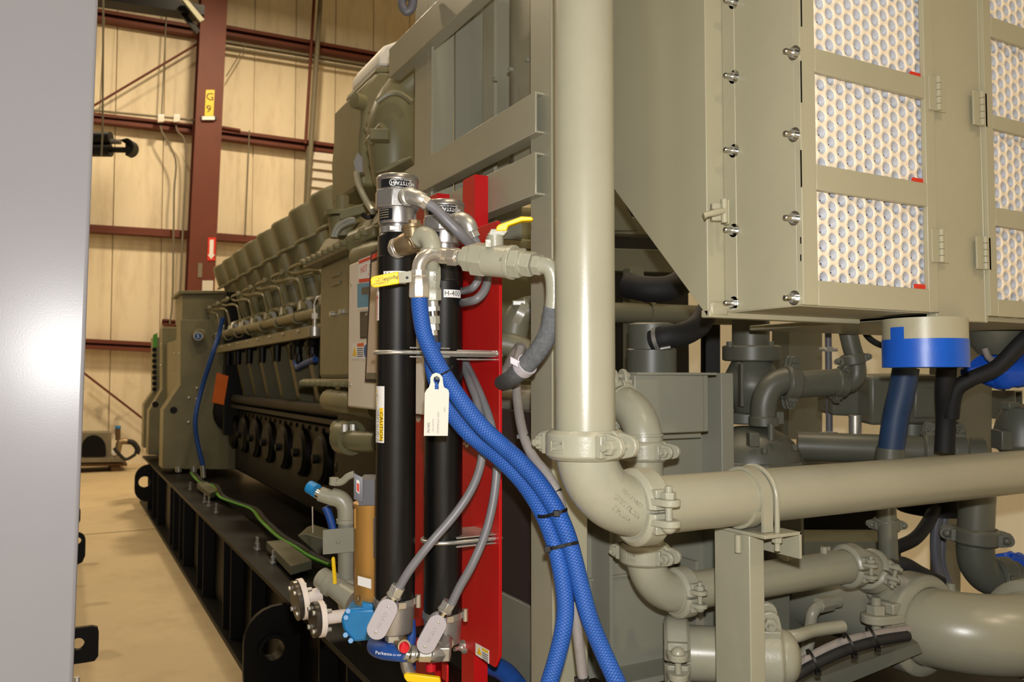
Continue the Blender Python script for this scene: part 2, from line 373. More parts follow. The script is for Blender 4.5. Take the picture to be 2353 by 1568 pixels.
P('arrow', MB().prism([YP(x, y, CY-.016) for x, y in ((482, 551), (491, 551), (490, 585), (494, 585), (485, 596), (477, 585), (481, 585))], V((0, -.004, 0))), 'white', ar)
O('notice_plate', wallsign(454, 605, 464, 638, CY-.003, 'x', sk=1), 'far_grey', 'narrow grey plate low on the column below the arrow', 'plate')
O('paper_notice', wallsign(464, 645, 489, 671, CY-.003, 'x', sk=1), 'paper', 'square cream paper notice at the foot of the column', 'notice')
# rods, conduits and boxes on the wall
def rod(a, b, r, name, m, label, cat, y=GY-.022, y2=None): return O(name, MB().cyl(YP(a[0], a[1], y), YP(b[0], b[1], y if y2 is None else y2), r, n=10), m, label, cat)
rod((195, 255), (462, 96), .02, 'brace_rod', 'column_red', 'long diagonal brace rod rising to the column', 'brace')
rod((183, 850), (400, 1018), .02, 'brace_rod', 'column_red', 'diagonal brace rod falling low along the stained wall', 'brace')
rod((505, 292), (552, 300), .03, 'brace_rod', 'column_red', 'short brace rod at the right of the column', 'brace')
rod((566, 100), (520, 175), .01, 'brace_rod', 'far_grey', 'thin wire brace beside the column top', 'wire')
rod((739, -40), (706, 470), .045, 'wall_conduit', 'far_grey', 'thick vertical conduit up the back wall', 'conduit', GY-.15)
rod((724, -40), (702, 330), .03, 'wall_post', 'column_red', 'narrow red upright beside the vertical conduit', 'post', GY-.1)
rod((385, -20), (371, 270), .012, 'drop_wire', 'far_grey', 'thin vertical wire above the left white box', 'wire')
rod((240, 40), (229, 260), .010, 'drop_wire', 'far_grey', 'thin vertical wire near the grey cabinet', 'wire')
rod((573, 300), (563, 540), .012, 'drop_wire', 'far_grey', 'thin vertical wire right of the column', 'wire')
rod((195, 252), (455, 277), .02, 'wall_conduit', 'far_grey', 'thin horizontal conduit along the girt top', 'conduit', GY-.12)
for (x, pts, lb) in ((369, ((369, 288), (372, 302), (403, 366), (400, 440), (399, 530), (396, 690), (390, 745)), 'left'), (405, ((405, 288), (408, 302), (427, 342), (420, 530), (413, 690)), 'right')):
    b = T('junction_box', 'small white box on the girt, %s of the pair' % lb, 'junction box', YP(x, 290, GY-.12))
    P('box_body', wallsign(x-7, 266, x+7, 282, GY-.12, 'x', .1), 'white', b); P('lid', wallsign(x-6, 268, x+6, 280, GY-.225, 'x', .01), 'white_panel', b)
    O('drop_conduit', MB().tube(smooth([YP(a, c, GY-.13) for a, c in pts], 4), .016, 8), 'far_grey', 'thin conduit dropping from the %s white box' % lb, 'conduit')
# dark crane girder and braces at the top left
bm_ = T('crane_girder', 'dark steel girder crossing the top left corner', 'girder', YP(300, 40, 13.2))
P('girder', MB().prism([YP(200, -6, 13.2), YP(470, 34, 13.2), YP(470, 12, 13.2), YP(200, -40, 13.2)], V((0, .3, 0))), 'skid_black', bm_)
P('angle_brace', MB().prism([YP(420, 0, 13.1), YP(432, 0, 13.1), YP(470, 45, 13.1), YP(460, 50, 13.1)], V((0, .06, 0))), 'olive_dark', bm_)
P('angle_brace', MB().prism([YP(400, 14, 13.3), YP(412, 12, 13.3), YP(460, 70, 13.3), YP(452, 76, 13.3)], V((0, .06, 0))), 'skid_black', bm_)
# louvre shutters on the wall
lv = T('louvre_shutter', 'white slatted louvre on the wall behind the engine', 'louvre', YP(770, 440, GY))
for i in range(6):
    y = 348+i*21; P('slat', MB().prism([YP(712, y, GY-.05), YP(900, y+22, GY-.05), YP(900, y+39, GY-.12), YP(712, y+17, GY-.12)], V((0, .015, 0))), 'white_panel', lv)
P('side_rail', MB().prism([YP(706, 335, GY-.05), YP(714, 335, GY-.05), YP(708, 480, GY-.05), YP(700, 480, GY-.05)], V((0, .1, 0))), 'far_grey', lv)
# hydraulic ram poking out behind the grey cabinet
hr = T('hydraulic_ram', 'black twin-barrel ram with rounded clevis sticking out left of the column', 'hydraulic ram', DP(230, 358, 7))
for y in (317, 345): P('barrel', MB().cyl(DP(150, y, 7), DP(255, y+1, 7), .053, n=20), 'black', hr)
P('rod', MB().cyl(DP(250, 325, 7), DP(277, 326, 7), .022, n=14), 'cast_alu', hr); P('rod', MB().cyl(DP(250, 344, 7), DP(292, 345, 7), .024, n=14), 'black', hr)
P('clevis', MB().prism([DP(288, 318, 6.95), DP(275, 322, 6.95)]+[DP(288+19*math.cos(a), 337+20*math.sin(a), 6.95) for a in [PI/2-.1-i*PI/10 for i in range(10)]][::-1]+[DP(288, 357, 6.95)], FW*.1), 'black', hr)
P('sling', MB().tube([DP(238, -60, 6.9), DP(236, 245, 6.9), DP(236, 300, 6.9), DP(233, 360, 6.92)], .008, 8), 'far_grey', hr)
# machine on a pallet by the wall
mp = T('pump_set', 'dark boxed machine on the floor against the back wall', 'machine', YP(215, 1085, 15))
P('housing', slab([YP(140, 996, 14.9), YP(256, 995, 14.9), YP(140, 1052, 14.9), YP(256, 1052, 14.9)], 0, .6), 'far_grey', mp)
P('guard', MB().prism([YP(215+28*math.cos(a), 1030-30*math.sin(a), 14.88) for a in [i*PI/10 for i in range(11)]]+[YP(187, 1048, 14.88), YP(243, 1048, 14.88)], V((0, -.06, 0))), 'skid_black', mp)
P('base_rail', slab([YP(140, 1053, 14.8), YP(285, 1052, 14.8), YP(140, 1064, 14.8), YP(285, 1062, 14.8)], 0, .8), 'far_grey', mp)
P('gauge', MB().cyl(YP(271, 1012, 15), YP(271, 985, 15), .04, n=14), 'wood', mp); P('gauge_cap', MB().cyl(YP(271, 985, 15), YP(271, 979, 15), .045, n=14), 'pump_blue', mp)
P('fitting', MB().tube(smooth([YP(268, 1050, 15), YP(272, 1030, 15), YP(276, 1016, 15), YP(292, 1015, 15)], 4), .05, 10), 'brass', mp)
P('hose', MB().tube(smooth([YP(290, 1015, 15), YP(306, 1018, 15), YP(316, 1032, 15), YP(314, 1044, 15)], 5), .045, 10), 'rubber', mp)
P('work_light', MB().dome(YP(263, 1042, 14.75), (-.3, -1, 0), .04, .03), 'lamp_led', mp)
P('cable', MB().tube(smooth([YP(262, 1030, 14.7), YP(275, 1045, 14.7), YP(290, 1056, 14.7), YP(312, 1044, 14.7)], 5), .025, 8), 'rubber', mp)
pl = T('wooden_pallet', 'brown wooden pallet under the machine by the wall', 'pallet', YP(215, 1088, 14.9))
P('deck_board', slab([YP(140, 1066, 14.85), YP(292, 1065, 14.85), YP(140, 1073, 14.85), YP(292, 1071, 14.85)], 0, .9), 'wood', pl)
for x in (160, 255): P('block', slab([YP(x, 1073, 14.85), YP(x+22, 1073, 14.85), YP(x, 1087, 14.85), YP(x+22, 1087, 14.85)], 0, .9), 'wood', pl)
# ================================================================== the grey cabinet on its skid at the left
gc = T('grey_cabinet', 'tall light grey steel cabinet filling the left edge', 'cabinet', (-.7, 2.4, .62))
P('cabinet_body', MB().prism([V((-1.6, 2.0, .62)), V((.027, 2.0, .62)), V((.054, 2.0, 2.95)), V((-1.6, 2.0, 2.95))], (0, .95, 0)), 'grey_paint', gc, .008)
P('hinge_pin', MB().cyl((.037, 2.03, .83), (.037, 2.03, .86), .006, n=10), 'zinc', gc)
ls = T('cabinet_skid', 'black skid rail with lifting lugs under the grey cabinet', 'skid', (-.7, 5, 0))
P('rail', box((-1.6, 1.9, 0), (-.02, 8.5, .6)), 'skid_black', ls, .004)
def lugplate(Y, x0, x1, z0, z1, hx, hz, hr, rad, par, name='lug', th=.022, m='skid_black'):
    # plate in the XZ plane with a round hole; outline corners rounded on the +X or -X side
    s = 1 if x1 > x0 else -1; out = []
    for cx, cz, a0 in ((x1-s*rad, z0+rad, -PI/2), (x1-s*rad, z1-rad, 0)):
        for i in range(7): a = a0+i*PI/12; out.append((cx+s*rad*math.cos(a), cz+rad*math.sin(a)))
    out += [(x0, z1), (x0, z0)]; n = 28; ho = []; oo = []
    for i in range(n):
        a = 2*PI*i/n; d = (math.cos(a), math.sin(a)); ho.append((hx+hr*d[0], hz+hr*d[1])); best = 9
        for j in range(len(out)):
            (ax, az), (bx, bz) = out[j], out[(j+1) % len(out)]; ex, ez = bx-ax, bz-az; den = d[0]*ez-d[1]*ex
            if abs(den) < 1e-9: continue
            t = ((ax-hx)*ez-(az-hz)*ex)/den; u = ((ax-hx)*d[1]-(az-hz)*d[0])/den
            if t > 0 and -1e-6 <= u <= 1+1e-6: best = min(best, t)
        oo.append((hx+best*d[0], hz+best*d[1]))
    vs = [V((x, Y+k, z)) for k in (0, th) for ring in (ho, oo) for x, z in ring]; fs = []
    for i in range(n):
        j = (i+1) % n; fs += [(i, j, n+j, n+i), (2*n+i, 3*n+i, 3*n+j, 2*n+j), (n+i, n+j, 3*n+j, 3*n+i), (i, 2*n+i, 2*n+j, j)]
    return P(name, MB().add(vs, fs), m, par)
lugplate(3.36, -.03, .128, .487, .612, .062, .556, .021, .018, ls); lugplate(5.45, -.03, .128, .42, .61, .085, .56, .02, .05, ls, 'padeye')
lugplate(6.55, -.03, .118, .49, .60, .07, .55, .012, .02, ls); lugplate(2.62, -.03, .118, .45, .562, .045, .52, .021, .02, ls); lugplate(7.8, -.03, .105, .44, .60, .05, .55, .015, .04, ls, 'padeye')
# ================================================================== our base skid
SX, ST = .85, .5625
sk = T('base_skid', 'long black steel base skid under the engine', 'skid', (1.9, 5.5, 0))
P('web', box((SX+.07, .7, .03), (SX+.09, 11.0, ST-.02)), 'skid_black', sk); P('top_flange', box((SX, .7, ST-.022), (SX+.25, 11.0, ST)), 'skid_black', sk, .002)
P('bottom_flange', box((SX-.02, .7, 0), (SX+.25, 11.0, .03)), 'skid_black', sk, .002)
P('deck_plate', box((SX+.26, .7, ST-.10), (3.4, 11.0, ST-.06)), 'skid_black', sk)
P('rear_rail', box((3.2, .7, 0), (3.4, 11.0, ST)), 'skid_black', sk)
st = MB().box((0, -.006, .03), (.07, .006, ST-.022)).mesh('stiffener'); st.materials.append(MATS['skid_black'])
ys = [XP(px, 1200, SX).y for px in (390, 398, 412, 422, 455, 468, 515, 532, 579, 736, 800)]+[10.2, 9.6, 9.1]
bo = MB().lathe((0, 0, 0), (0, 0, 1), [(0, .014), (.004, .014), (.004, .010), (.016, .010), (.016, .006), (.03, .006)], 8).mesh('anchor_bolt'); bo.materials.append(MATS['zinc'])
for y in ys: inst('stiffener', st, sk, Matrix.Translation((SX, y, 0))); inst('anchor_bolt', bo, sk, Matrix.Translation((SX+.02, y+.05, .03)))
lugplate(3.63, SX+.08, .685, .10, .53, .80, .355, .055, .14, sk, 'lifting_eye', .03); P('eye_bushing', MB().ring((.80, 3.63, .355), (0, 1, 0), (1, 0, 0), [(-.03, .046), (-.03, .062), (.06, .062), (.06, .046)], 0, 2*PI, 24), 'skid_black', sk)
lugplate(10.0, SX+.08, .70, .14, .55, .80, .36, .06, .14, sk, 'lifting_eye', .03)
for (px, py) in ((437, 1128), (470, 1165), (480, 1148), (497, 1160), (590, 1250), (592, 1268), (628, 1222)):
    inst('deck_bolt', bo, sk, Matrix.Translation(XP(px, py, SX+.10).xy.to_3d()+V((0, 0, ST))) @ Matrix.Diagonal((1.2, 1.2, 2.2, 1)))
P('chock_block', MB().prism([ZP(x, y, ST+.02) for x, y in ((612, 1262), (650, 1258), (716, 1308), (668, 1322))], V((0, 0, .04))), 'olive_dark', sk)
P('chock_block', MB().prism([ZP(x, y, ST+.02) for x, y in ((452, 1122), (475, 1118), (500, 1140), (482, 1146))], V((0, 0, .04))), 'olive_dark', sk)
# earth cable lying on the flange
cp = [ZP(x, y, ST+.03) for x, y in ((440, 1090), (460, 1112), (490, 1120), (505, 1145), (540, 1160), (580, 1175), (600, 1200), (640, 1238), (680, 1262), (715, 1285), (760, 1305))]
ec = T('earth_cable', 'green and yellow earth cable snaking along the black skid', 'cable', cp[5])
P('yellow_stripe', MB().tube(smooth([p+V((.004, 0, .009)) for p in cp], 5), .006, 8), 'yellow_wire', ec); P('green_sheath', MB().tube(smooth([p+V((-.006, 0, .012)) for p in cp], 5), .010, 10), 'green_wire', ec)
O('black_cable', MB().tube(smooth([p+V((.03, -.01, .006)) for p in cp], 5), .016, 10), 'rubber', 'thick black cable beside the green earth cable', 'cable')
# ================================================================== the engine
en = T('diesel_engine', 'long olive green vee engine with a row of slanted valve covers', 'engine', (2.2, 6.2, ST))
P('crankcase', box((1.62, 4.0, .95), (2.9, 8.55, 1.78)), 'engine', en, .01)
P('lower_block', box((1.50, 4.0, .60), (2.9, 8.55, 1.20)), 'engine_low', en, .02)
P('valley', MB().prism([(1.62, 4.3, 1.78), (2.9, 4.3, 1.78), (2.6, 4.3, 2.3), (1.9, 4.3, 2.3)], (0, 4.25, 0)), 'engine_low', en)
PT = .53; tl = math.radians(27); ux = V((math.cos(tl), 0, math.sin(tl))); wx = V((-math.sin(math.radians(17)), 0, math.cos(math.radians(17))))
A = V((1.285, 4.84, 2.612)); B = A+V((.058, 0, -.195))
def local(mb, name, m): me = mb.mesh(name); me.materials.append(MATS[m]); return me
def at0(q): return V((q.x, 0, q.z))
A0, B0 = at0(A), at0(B)
def shell(base, out):      # loops of one outline stacked into a closed shell
    n = len(out); vs = []; fs = []
    for o, k in base: vs += [o+ux*(.26+(u-.26)*k)+V((0, .10+(y-.10)*k, 0)) for u, y in out]
    for q in range(len(base)-1): fs += [(q*n+i, q*n+(i+1) % n, (q+1)*n+(i+1) % n, (q+1)*n+i) for i in range(n)]
    return MB().add(vs, fs+[tuple(range(n)), tuple(range((len(base)-1)*n, len(base)*n))])
plan = [(0, .115), (.004, .075), (.02, .035), (.045, .01), (.08, 0), (.52, 0), (.52, .21), (.08, .21), (.03, .19), (.005, .155)]
dz = V((0, 0, 1))
cover = local(shell([(B0, 1), (A0-dz*.028, 1), (A0-dz*.008, .985), (A0, .95)], plan), 'valve_cover', 'engine')
rim = local(shell([(B0-dz*.024, 1.06), (B0, 1.06)], plan), 'cover_rim', 'engine')
bb = B0-wx*.03+ux*.03
c1 = bb+ux*.125+V((0, .105, .03)); head = local(MB().cyl(c1, c1-wx*.24, .118, n=28), 'cylinder_head', 'engine')
liner = local(MB().lathe(c1, -wx, [(.22, .11), (.24, .126), (.26, .126), (.265, .108), (.62, .10)], 28), 'cylinder_liner', 'engine')
gb = bb-wx*.10+ux*.02
gland = local(MB().cyl(gb+V((0, .02, 0)), gb+V((0, .02, 0))-wx*.34, .035, n=14), 'water_jumper', 'engine')
X0 = 1.26
def rel(px, py, x=X0): q = XP(px, py, x); return V((q.x, q.y-A.y, q.z))
fp = smooth([rel(692, 606), rel(682, 608), rel(664, 616), rel(661, 624), rel(672, 627), rel(700, 620), rel(716, 619), rel(724, 624), rel(729, 645), rel(733, 672)], 5)
fuel = local(MB().tube([V((p.x+.05*(i/len(fp)), p.y, p.z)) for i, p in enumerate(fp)], .0105, 8), 'fuel_pipe', 'engine')
unf = local(MB().cyl(rel(694, 600, 1.27), rel(690, 610, 1.27), .018, n=6), 'pipe_nut', 'engine')
br = rel(742, 640, 1.33); 
clampm = local(MB().cyl(V((1.40, .06, 1.985)), V((1.40, .20, 1.99)), .035, n=12), 'pipe_clamp', 'zinc')
branch = local(MB().tube(smooth([V((1.36, .02, 1.93)), V((1.38, .10, 1.99)), V((1.44, .18, 2.02)), V((1.5, .30, 2.04))], 4), .035, 10), 'branch_pipe', 'engine')
for i in range(8):
    M = Matrix.Translation((0, A.y+PT*i, 0))
    for nm, me in (('valve_cover', cover), ('cover_rim', rim), ('cylinder_head', head), ('cylinder_liner', liner), ('water_jumper', gland), ('fuel_pipe', fuel), ('pipe_nut', unf), ('pipe_clamp', clampm), ('branch_pipe', branch)):
        o = inst(nm, me, en, M)
        if nm == 'cover_rim': bev(o, .006, 2)
P('rear_bulkhead', box((1.38, 8.45, .95), (2.9, 8.56, 2.35)), 'engine_low', en); P('water_manifold', MB().tube([XP(497, 775, 1.35)+V((0, .1, 0)), XP(497, 772, 1.35), XP(600, 748, 1.35), XP(735, 718, 1.35)], .034, 14), 'engine', en)
mr_ = MB().ring((0, 0, 0), (0, 1, 0), (1, 0, 0), [(-.02, .03), (-.02, .042), (.02, .042), (.02, .03)], 0, 2*PI, 14).mesh('manifold_band'); mr_.materials.append(MATS['engine'])
for i in range(8): inst('manifold_band', mr_, en, Matrix.Translation((1.35, 4.95+PT*i, XP(735, 718, 1.35).z)))
a, b = XP(480, 800, 1.31), XP(740, 748, 1.31)
P('ledge_rail', box((1.31, 4.3, 1.752), (1.345, 8.62, 1.822)), 'engine', en, .003); P('ledge_shelf', box((1.345, 4.3, 1.80), (1.65, 8.6, 1.822)), 'engine', en)
rb = MB().lathe((0, 0, 0), (-1, 0, 0), [(0, .012), (.006, .012), (.010, .008)], 8).mesh('rail_bolt'); rb.materials.append(MATS['zinc'])
for i in range(10): inst('rail_bolt', rb, en, Matrix.Translation((1.31, 4.45+.42*i, 1.80)))
rib = MB().prism([(1.44, -.05, 1.75), (1.64, -.05, 1.75), (1.64, -.05, 1.0), (1.60, -.05, 1.0)], (0, .1, 0)).mesh('crankcase_rib'); rib.materials.append(MATS['engine'])
dr = MB().lathe((0, 0, 0), (-1, 0, 0), [(0, .17), (.03, .17), (.035, .155), (.05, .14), (.055, 0)], 24).mesh('inspection_door'); dr.materials.append(MATS['engine_low'])
dd = MB().lathe((0, 0, 0), (-1, 0, 0), [(0, .03), (.03, .03), (.035, 0)], 12).mesh('door_knob'); dd.materials.append(MATS['engine_low'])
plug = MB().cyl((0, 0, 0), (0, 0, -.12), .035, .03, 12).mesh('injector_connector'); plug.materials.append(MATS['black'])
for i in range(8):
    inst('crankcase_rib', rib, en, Matrix.Translation((0, 4.55+PT*i, 0))); d = inst('inspection_door', dr, en, Matrix.Translation((1.5, 4.8+PT*i, .98)))
    o = bpy.data.objects.new('door_knob', dd); COL.objects.link(o); o.parent = d; o.location = (-.055, 0, 0)
    inst('injector_connector', plug, en, Matrix.Translation((1.40, 4.72+PT*i, 1.75)))
P('oil_rail', MB().cyl((1.47, 4.3, 1.30), (1.47, 8.5, 1.30), .045, n=16), 'engine_low', en); P('lower_ledge', box((1.42, 4.2, 1.22), (1.6, 8.5, 1.25)), 'engine_low', en)
bj = MB().dome((0, 0, 0), (-1, 0, 0), .018, .014, 8).mesh('door_bolt'); bj.materials.append(MATS['engine_low'])
for i in range(24): inst('door_bolt', bj, en, Matrix.Translation((1.5, 4.3+.177*i, 1.16)))
# blue sleeve on two connectors
P('lead_sleeve', MB().tube(smooth([XP(680, 830, 1.36), XP(684, 845, 1.36), XP(697, 838, 1.36), XP(725, 826, 1.36)], 5), .02, 10), 'blue_hose_plain', en)
for x in (684, 718): P('lead_plug', MB().lathe(XP(x, 776, 1.37), (0, 0, -1), [(0, .03), (.05, .045), (.06, .03), (.10, .035), (.14, .022)], 12), 'black', en)
for x in (687, 722): P('lead_boot', MB().lathe(XP(x, 815, 1.37), (0, 0, -1), [(0, .022), (.04, .026), (.06, .02)], 10), 'black', en)
# front housing with bolted flanges
fh = T('front_housing', 'flat olive housing with bolted flanges behind the white panel', 'housing', (1.3, 3.5, 1.49))
P('body', box((1.05, 2.95, 1.49), (1.75, 3.86, 2.045)), 'engine', fh, .03)
P('bottom_flange', box((1.0, 2.95, 1.470), (1.8, 3.97, 1.498)), 'engine', fh, .006); P('top_flange', box((1.0, 2.95, 2.03), (1.8, 3.97, 2.075)), 'engine', fh, .008)
P('domed_lid', MB().prism([(1.03, 3.9, 2.075), (1.08, 3.9, 2.16), (1.2, 3.9, 2.215), (1.75, 3.9, 2.23), (1.75, 3.9, 2.075)], (0, -.9, 0)), 'engine', fh, .03)
fb = MB().lathe((0, 0, 0), (0, 0, 1), [(-.02, .013), (.02, .013), (.024, .007)], 8).mesh('flange_bolt'); fb.materials.append(MATS['engine'])
for i in range(11):
    for z in (1.478, 2.055): inst('flange_bolt', fb, fh, Matrix.Translation((1.0, 3.02+.09*i, z)) @ Matrix.Rotation(-PI/2, 4, 'Y'))
for px, py in ((768, 722), (790, 717)): q = XP(px, py, 1.05); P('pin', MB().cyl(q, q+V((-.02, 0, 0)), .012, n=10), 'zinc', fh)
for k, y in enumerate((632, 652)): q = XP(770, y, 1.046); P('casting_mark', box(q+V((-.002, .06, -.008)), q+V((.004, -.06, .008))), 'engine', fh)
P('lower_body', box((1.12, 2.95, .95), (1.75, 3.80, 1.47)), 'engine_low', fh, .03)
P('sensor', MB().lathe(XP(723, 735, 1.2), (0, 0, -1), [(-.02, .012), (.04, .012), (.04, .035), (.09, .035), (.10, .02)], 12), 'zinc', fh); P('sensor_plug', MB().cyl(XP(723, 720, 1.2), XP(723, 733, 1.2), .016, n=10), 'white', fh)
P('sensor_lead', MB().tube(smooth([XP(723, 722, 1.2), XP(722, 700, 1.2), XP(728, 684, 1.2), XP(734, 682, 1.25)], 4), .005, 6), 'white', fh)
# pipes under the housing
for nm, pts, r, lb in (('drain_pipe', ((780, 985, 3.5), (810, 1012, 3.3), (870, 1015, 3.2)), .042, 'olive pipe with coupling under the front housing'), ('drain_pipe', ((760, 920, 3.6), (800, 926, 3.4), (870, 936, 3.2)), .05, 'thicker olive pipe just under the front housing')):
    O(nm, MB().tube(smooth([DP(*q) for q in pts], 6), r, 16), 'engine', lb, 'pipe')
cpm = T('drain_coupling', 'bolted coupling on the olive pipe under the front housing', 'coupling', DP(800, 1000, 3.35))
P('band', MB().ring(DP(800, 1006, 3.35), DP(870, 1014, 3.2)-DP(800, 1006, 3.35), (0, 0, 1), [(-.03, .045), (-.03, .07), (.03, .07), (.03, .045)], 0, 2*PI, 20), 'engine', cpm)
for dx in (-8, 12): P('bolt', MB().cyl(DP(800+dx, 975, 3.3), DP(800+dx, 992, 3.3), .014, n=8), 'zinc', cpm)
# turbocharger housing above the front end
tb = T('turbocharger', 'olive turbocharger casing with a fat curved outlet behind the frame', 'turbocharger', DP(890, 420, 3.75))
TY = 3.55
def yp(*q): return [YP(a, b, TY) for a, b in q]
P('casing', MB().prism(yp((833, 200), (868, 163), (960, 170), (1000, 300), (980, 440), (830, 425), (826, 330), (831, 280)), (0, .45, 0)), 'engine', tb, .015)
P('top_plate', MB().prism(yp((866, 152), (960, 157), (962, 168), (862, 166)), (0, .45, 0)), 'engine', tb, .006)
P('air_box', MB().prism(yp((870, 126), (884, 104), (940, 84), (975, 90), (975, 152), (870, 150)), (0, .4, 0)), 'white', tb, .012)
P('outlet', MB().tube(smooth([DP(905, 430, 3.3), DP(905, 350, 3.3), DP(906, 280, 3.3), DP(925, 215, 3.3), DP(970, 175, 3.3), DP(1030, 160, 3.3)], 6), [.075+.03*math.sin(min(1, i/18)*PI) for i in range(31)], 24), 'engine', tb)
P('outlet_band', MB().tube(smooth([DP(866+(i*11.5), 240-26*math.sin(PI*(i+.5)/8), 3.18) for i in range(8)], 3), .012, 8), 'engine', tb)
P('vane', MB().prism([DP(860, 398, 3.1), DP(905, 372, 3.1), DP(946, 358, 3.1), DP(944, 364, 3.1), DP(890, 392, 3.1)], FW*.2), 'engine', tb, .006)
P('plug', MB().lathe(YP(826, 234, TY-.01), (-1, -.35, 0), [(-.02, .035), (.03, .035), (.032, .018)], 16), 'engine', tb); P('lug', MB().obox(DP(873, 312, 3.1), RT*.035, UP*.02, FW*.03), 'engine', tb, .004); P('lug_stem', MB().tube([DP(880, 290, 3.1), DP(850, 325, 3.15)], .018, 10), 'engine', tb)
jb = MB().dome((0, 0, 0), (0, -1, 0), .016, .014, 8).mesh('casing_bolt'); jb.materials.append(MATS['engine'])
for px, py in ((855, 260), (848, 288), (849, 352), (853, 380), (842, 300)): inst('casing_bolt', jb, tb, Matrix.Translation(YP(px, py, TY)))
P('lifting_bracket', MB().prism([DP(812, 372, 3.4), DP(822, 350, 3.4), (DP(832, 362, 3.4)), DP(834, 395, 3.4), DP(818, 398, 3.4)], FW*.06), 'cast_alu', tb)
P('oil_line', MB().tube(smooth([DP(819, 398, 3.2), DP(826, 430, 3.1), DP(846, 470, 3.0), DP(858, 486, 2.9)], 5), .012, 8), 'olive_grey', tb)
# clutter between covers and tanks
P('elbow_duct', MB().tube(smooth([DP(822, 562, 3.35), DP(850, 552, 3.3), DP(890, 545, 3.2)], 5), .06, 16), 'engine', fh); P('elbow_duct', MB().tube(smooth([DP(825, 592, 3.2), DP(850, 584, 3.1), DP(890, 575, 3.0)], 5), .042, 14), 'engine', fh)
for i, (pts, m) in enumerate((((( 764, 545), (775, 520), (800, 506), (815, 505)), 'olive_grey'), (((770, 545), (780, 525), (803, 512), (818, 508)), 'olive_grey'), (((832, 492), (845, 500), (860, 492), (868, 480)), 'black'))):
    O('sensor_lead', MB().tube(smooth([DP(a, b, 3.3) for a, b in pts], 5), .010, 8), m, ('looped thin lead beside the last valve cover', 'second looped lead beside the last valve cover', 'black lead under the turbocharger')[i], 'lead')
tp = T('lube_filter', 'olive cylinder with wide cap between the valve covers and turbocharger', 'filter', DP(790, 520, 3.6))
P('bowl', MB().cyl(DP(790, 545, 3.6), DP(786, 500, 3.6), .06, n=18), 'engine', tp); P('cap', MB().lathe(DP(786, 498, 3.6), (0, 0, 1), [(0, .075), (.02, .075), (.02, .03), (.09, .03), (.09, .0)], 18), 'engine', tp)
P('bracket_arm', MB().obox(DP(822, 486, 3.5), RT*.07+UP*.02, UP*.02, FW*.03), 'engine', tp, .004)
# ================================================================== the generator
gn = T('generator', 'olive green generator with stepped end plates beyond the engine', 'generator', (1.6, 9.6, ST))
def gplate(Y, q, dep, name='end_plate', m='engine'): return P(name, MB().prism([YP(a, b, Y) for a, b in q], (0, dep, 0)), m, gn, .006)
gplate(8.85, ((415, 735), (560, 735), (560, 1080), (373, 1078), (376, 943), (415, 885)), .35)
gplate(9.2, ((408, 780), (560, 780), (560, 1070), (400, 1070), (408, 900)), 1.3, 'frame_body', 'engine')
gplate(10.3, ((373, 753), (520, 753), (520, 1050), (340, 1046), (343, 945), (373, 895)), .3)
gplate(11.2, ((352, 775), (500, 775), (500, 1030), (329, 1030), (331, 930), (352, 900)), .3)
P('junction_box', MB().prism([YP(a, b, 8.98) for a, b in ((419, 676), (560, 676), (560, 740), (419, 740))], (0, .6, 0)), 'engine', gn, .005); P('box_lid', MB().prism([YP(a, b, 8.93) for a, b in ((411, 668), (562, 668), (562, 675), (411, 675))], (0, .7, 0)), 'engine', gn, .004)
lb_ = P('round_cap', MB().lathe(YP(455, 771, 8.85), (0, -1, 0), [(0, .062), (.10, .062), (.11, .05), (.11, 0)], 24), 'engine', gn); P('badge', MB().lathe(YP(455, 773, 8.735), (0, -1, 0), [(0, .043), (.004, .043), (.004, 0)], 20), 'white', lb_); P('badge_print', MB().lathe(YP(455, 773, 8.73), (0, -1, 0), [(0, .036), (.002, .036), (.002, 0)], 20), 'sign_blue', lb_)
text(lb_, 'S', YP(455, 773, 8.726), (1, 0, 0), (0, 0, 1), .06, 'ink_white')
for px, py in ((434, 915), (433, 971), (452, 893), (452, 918)): P('bolt', MB().dome(YP(px, py, 8.85), (0, -1, 0), .018, .014, 10), 'zinc', gn)
for px, py, y in ((399, 943, 8.85), (357, 930, 10.3)): P('lifting_hole', MB().lathe(YP(px, py, y), (0, -1, 0), [(0, .035), (.003, .035), (.003, 0)], 18), 'engine_low', gn)
for i in range(8): P('vent_slat', MB().prism([YP(350, 800+i*13, 11.15), YP(360, 800+i*13, 11.15), YP(360, 808+i*13, 11.15), YP(350, 808+i*13, 11.15)], (0, .03, 0)), 'skid_black', gn)
P('end_trim', MB().prism([YP(a, b, 11.1) for a, b in ((352, 770), (362, 765), (361, 798), (352, 798))], (0, .05, 0)), 'green_wire', gn)
for px, py in ((400, 813), (411, 813), (398, 860), (410, 860), (398, 908), (370, 792), (369, 840)): P('side_bolt', MB().dome(YP(px, py, 8.83), (0, -1, 0), .009, .008, 8), 'zinc', gn)
P('bearing_housing', MB().lathe(YP(545, 945, 8.83), (0, -1, 0), [(0, .24), (.02, .23), (.05, .16), (.06, .08), (.06, 0)], 28), 'engine_low', gn)
for x in (410, 445): P('mounting_bolt', MB().cyl(YP(x, 1085, 8.80), YP(x, 1072, 8.80), .03, n=10), 'zinc', gn)
O('blue_breather_hose', MB().tube(smooth([DP(512, 730, 7.6), DP(503, 770, 7.6), DP(488, 815, 7.5), DP(463, 895, 7.5), DP(449, 960, 7.4), DP(452, 1010, 7.4), DP(466, 1070, 7.4)], 6), .021, 12), 'blue_hose_plain', 'thin blue hose hanging down the generator front', 'hose')
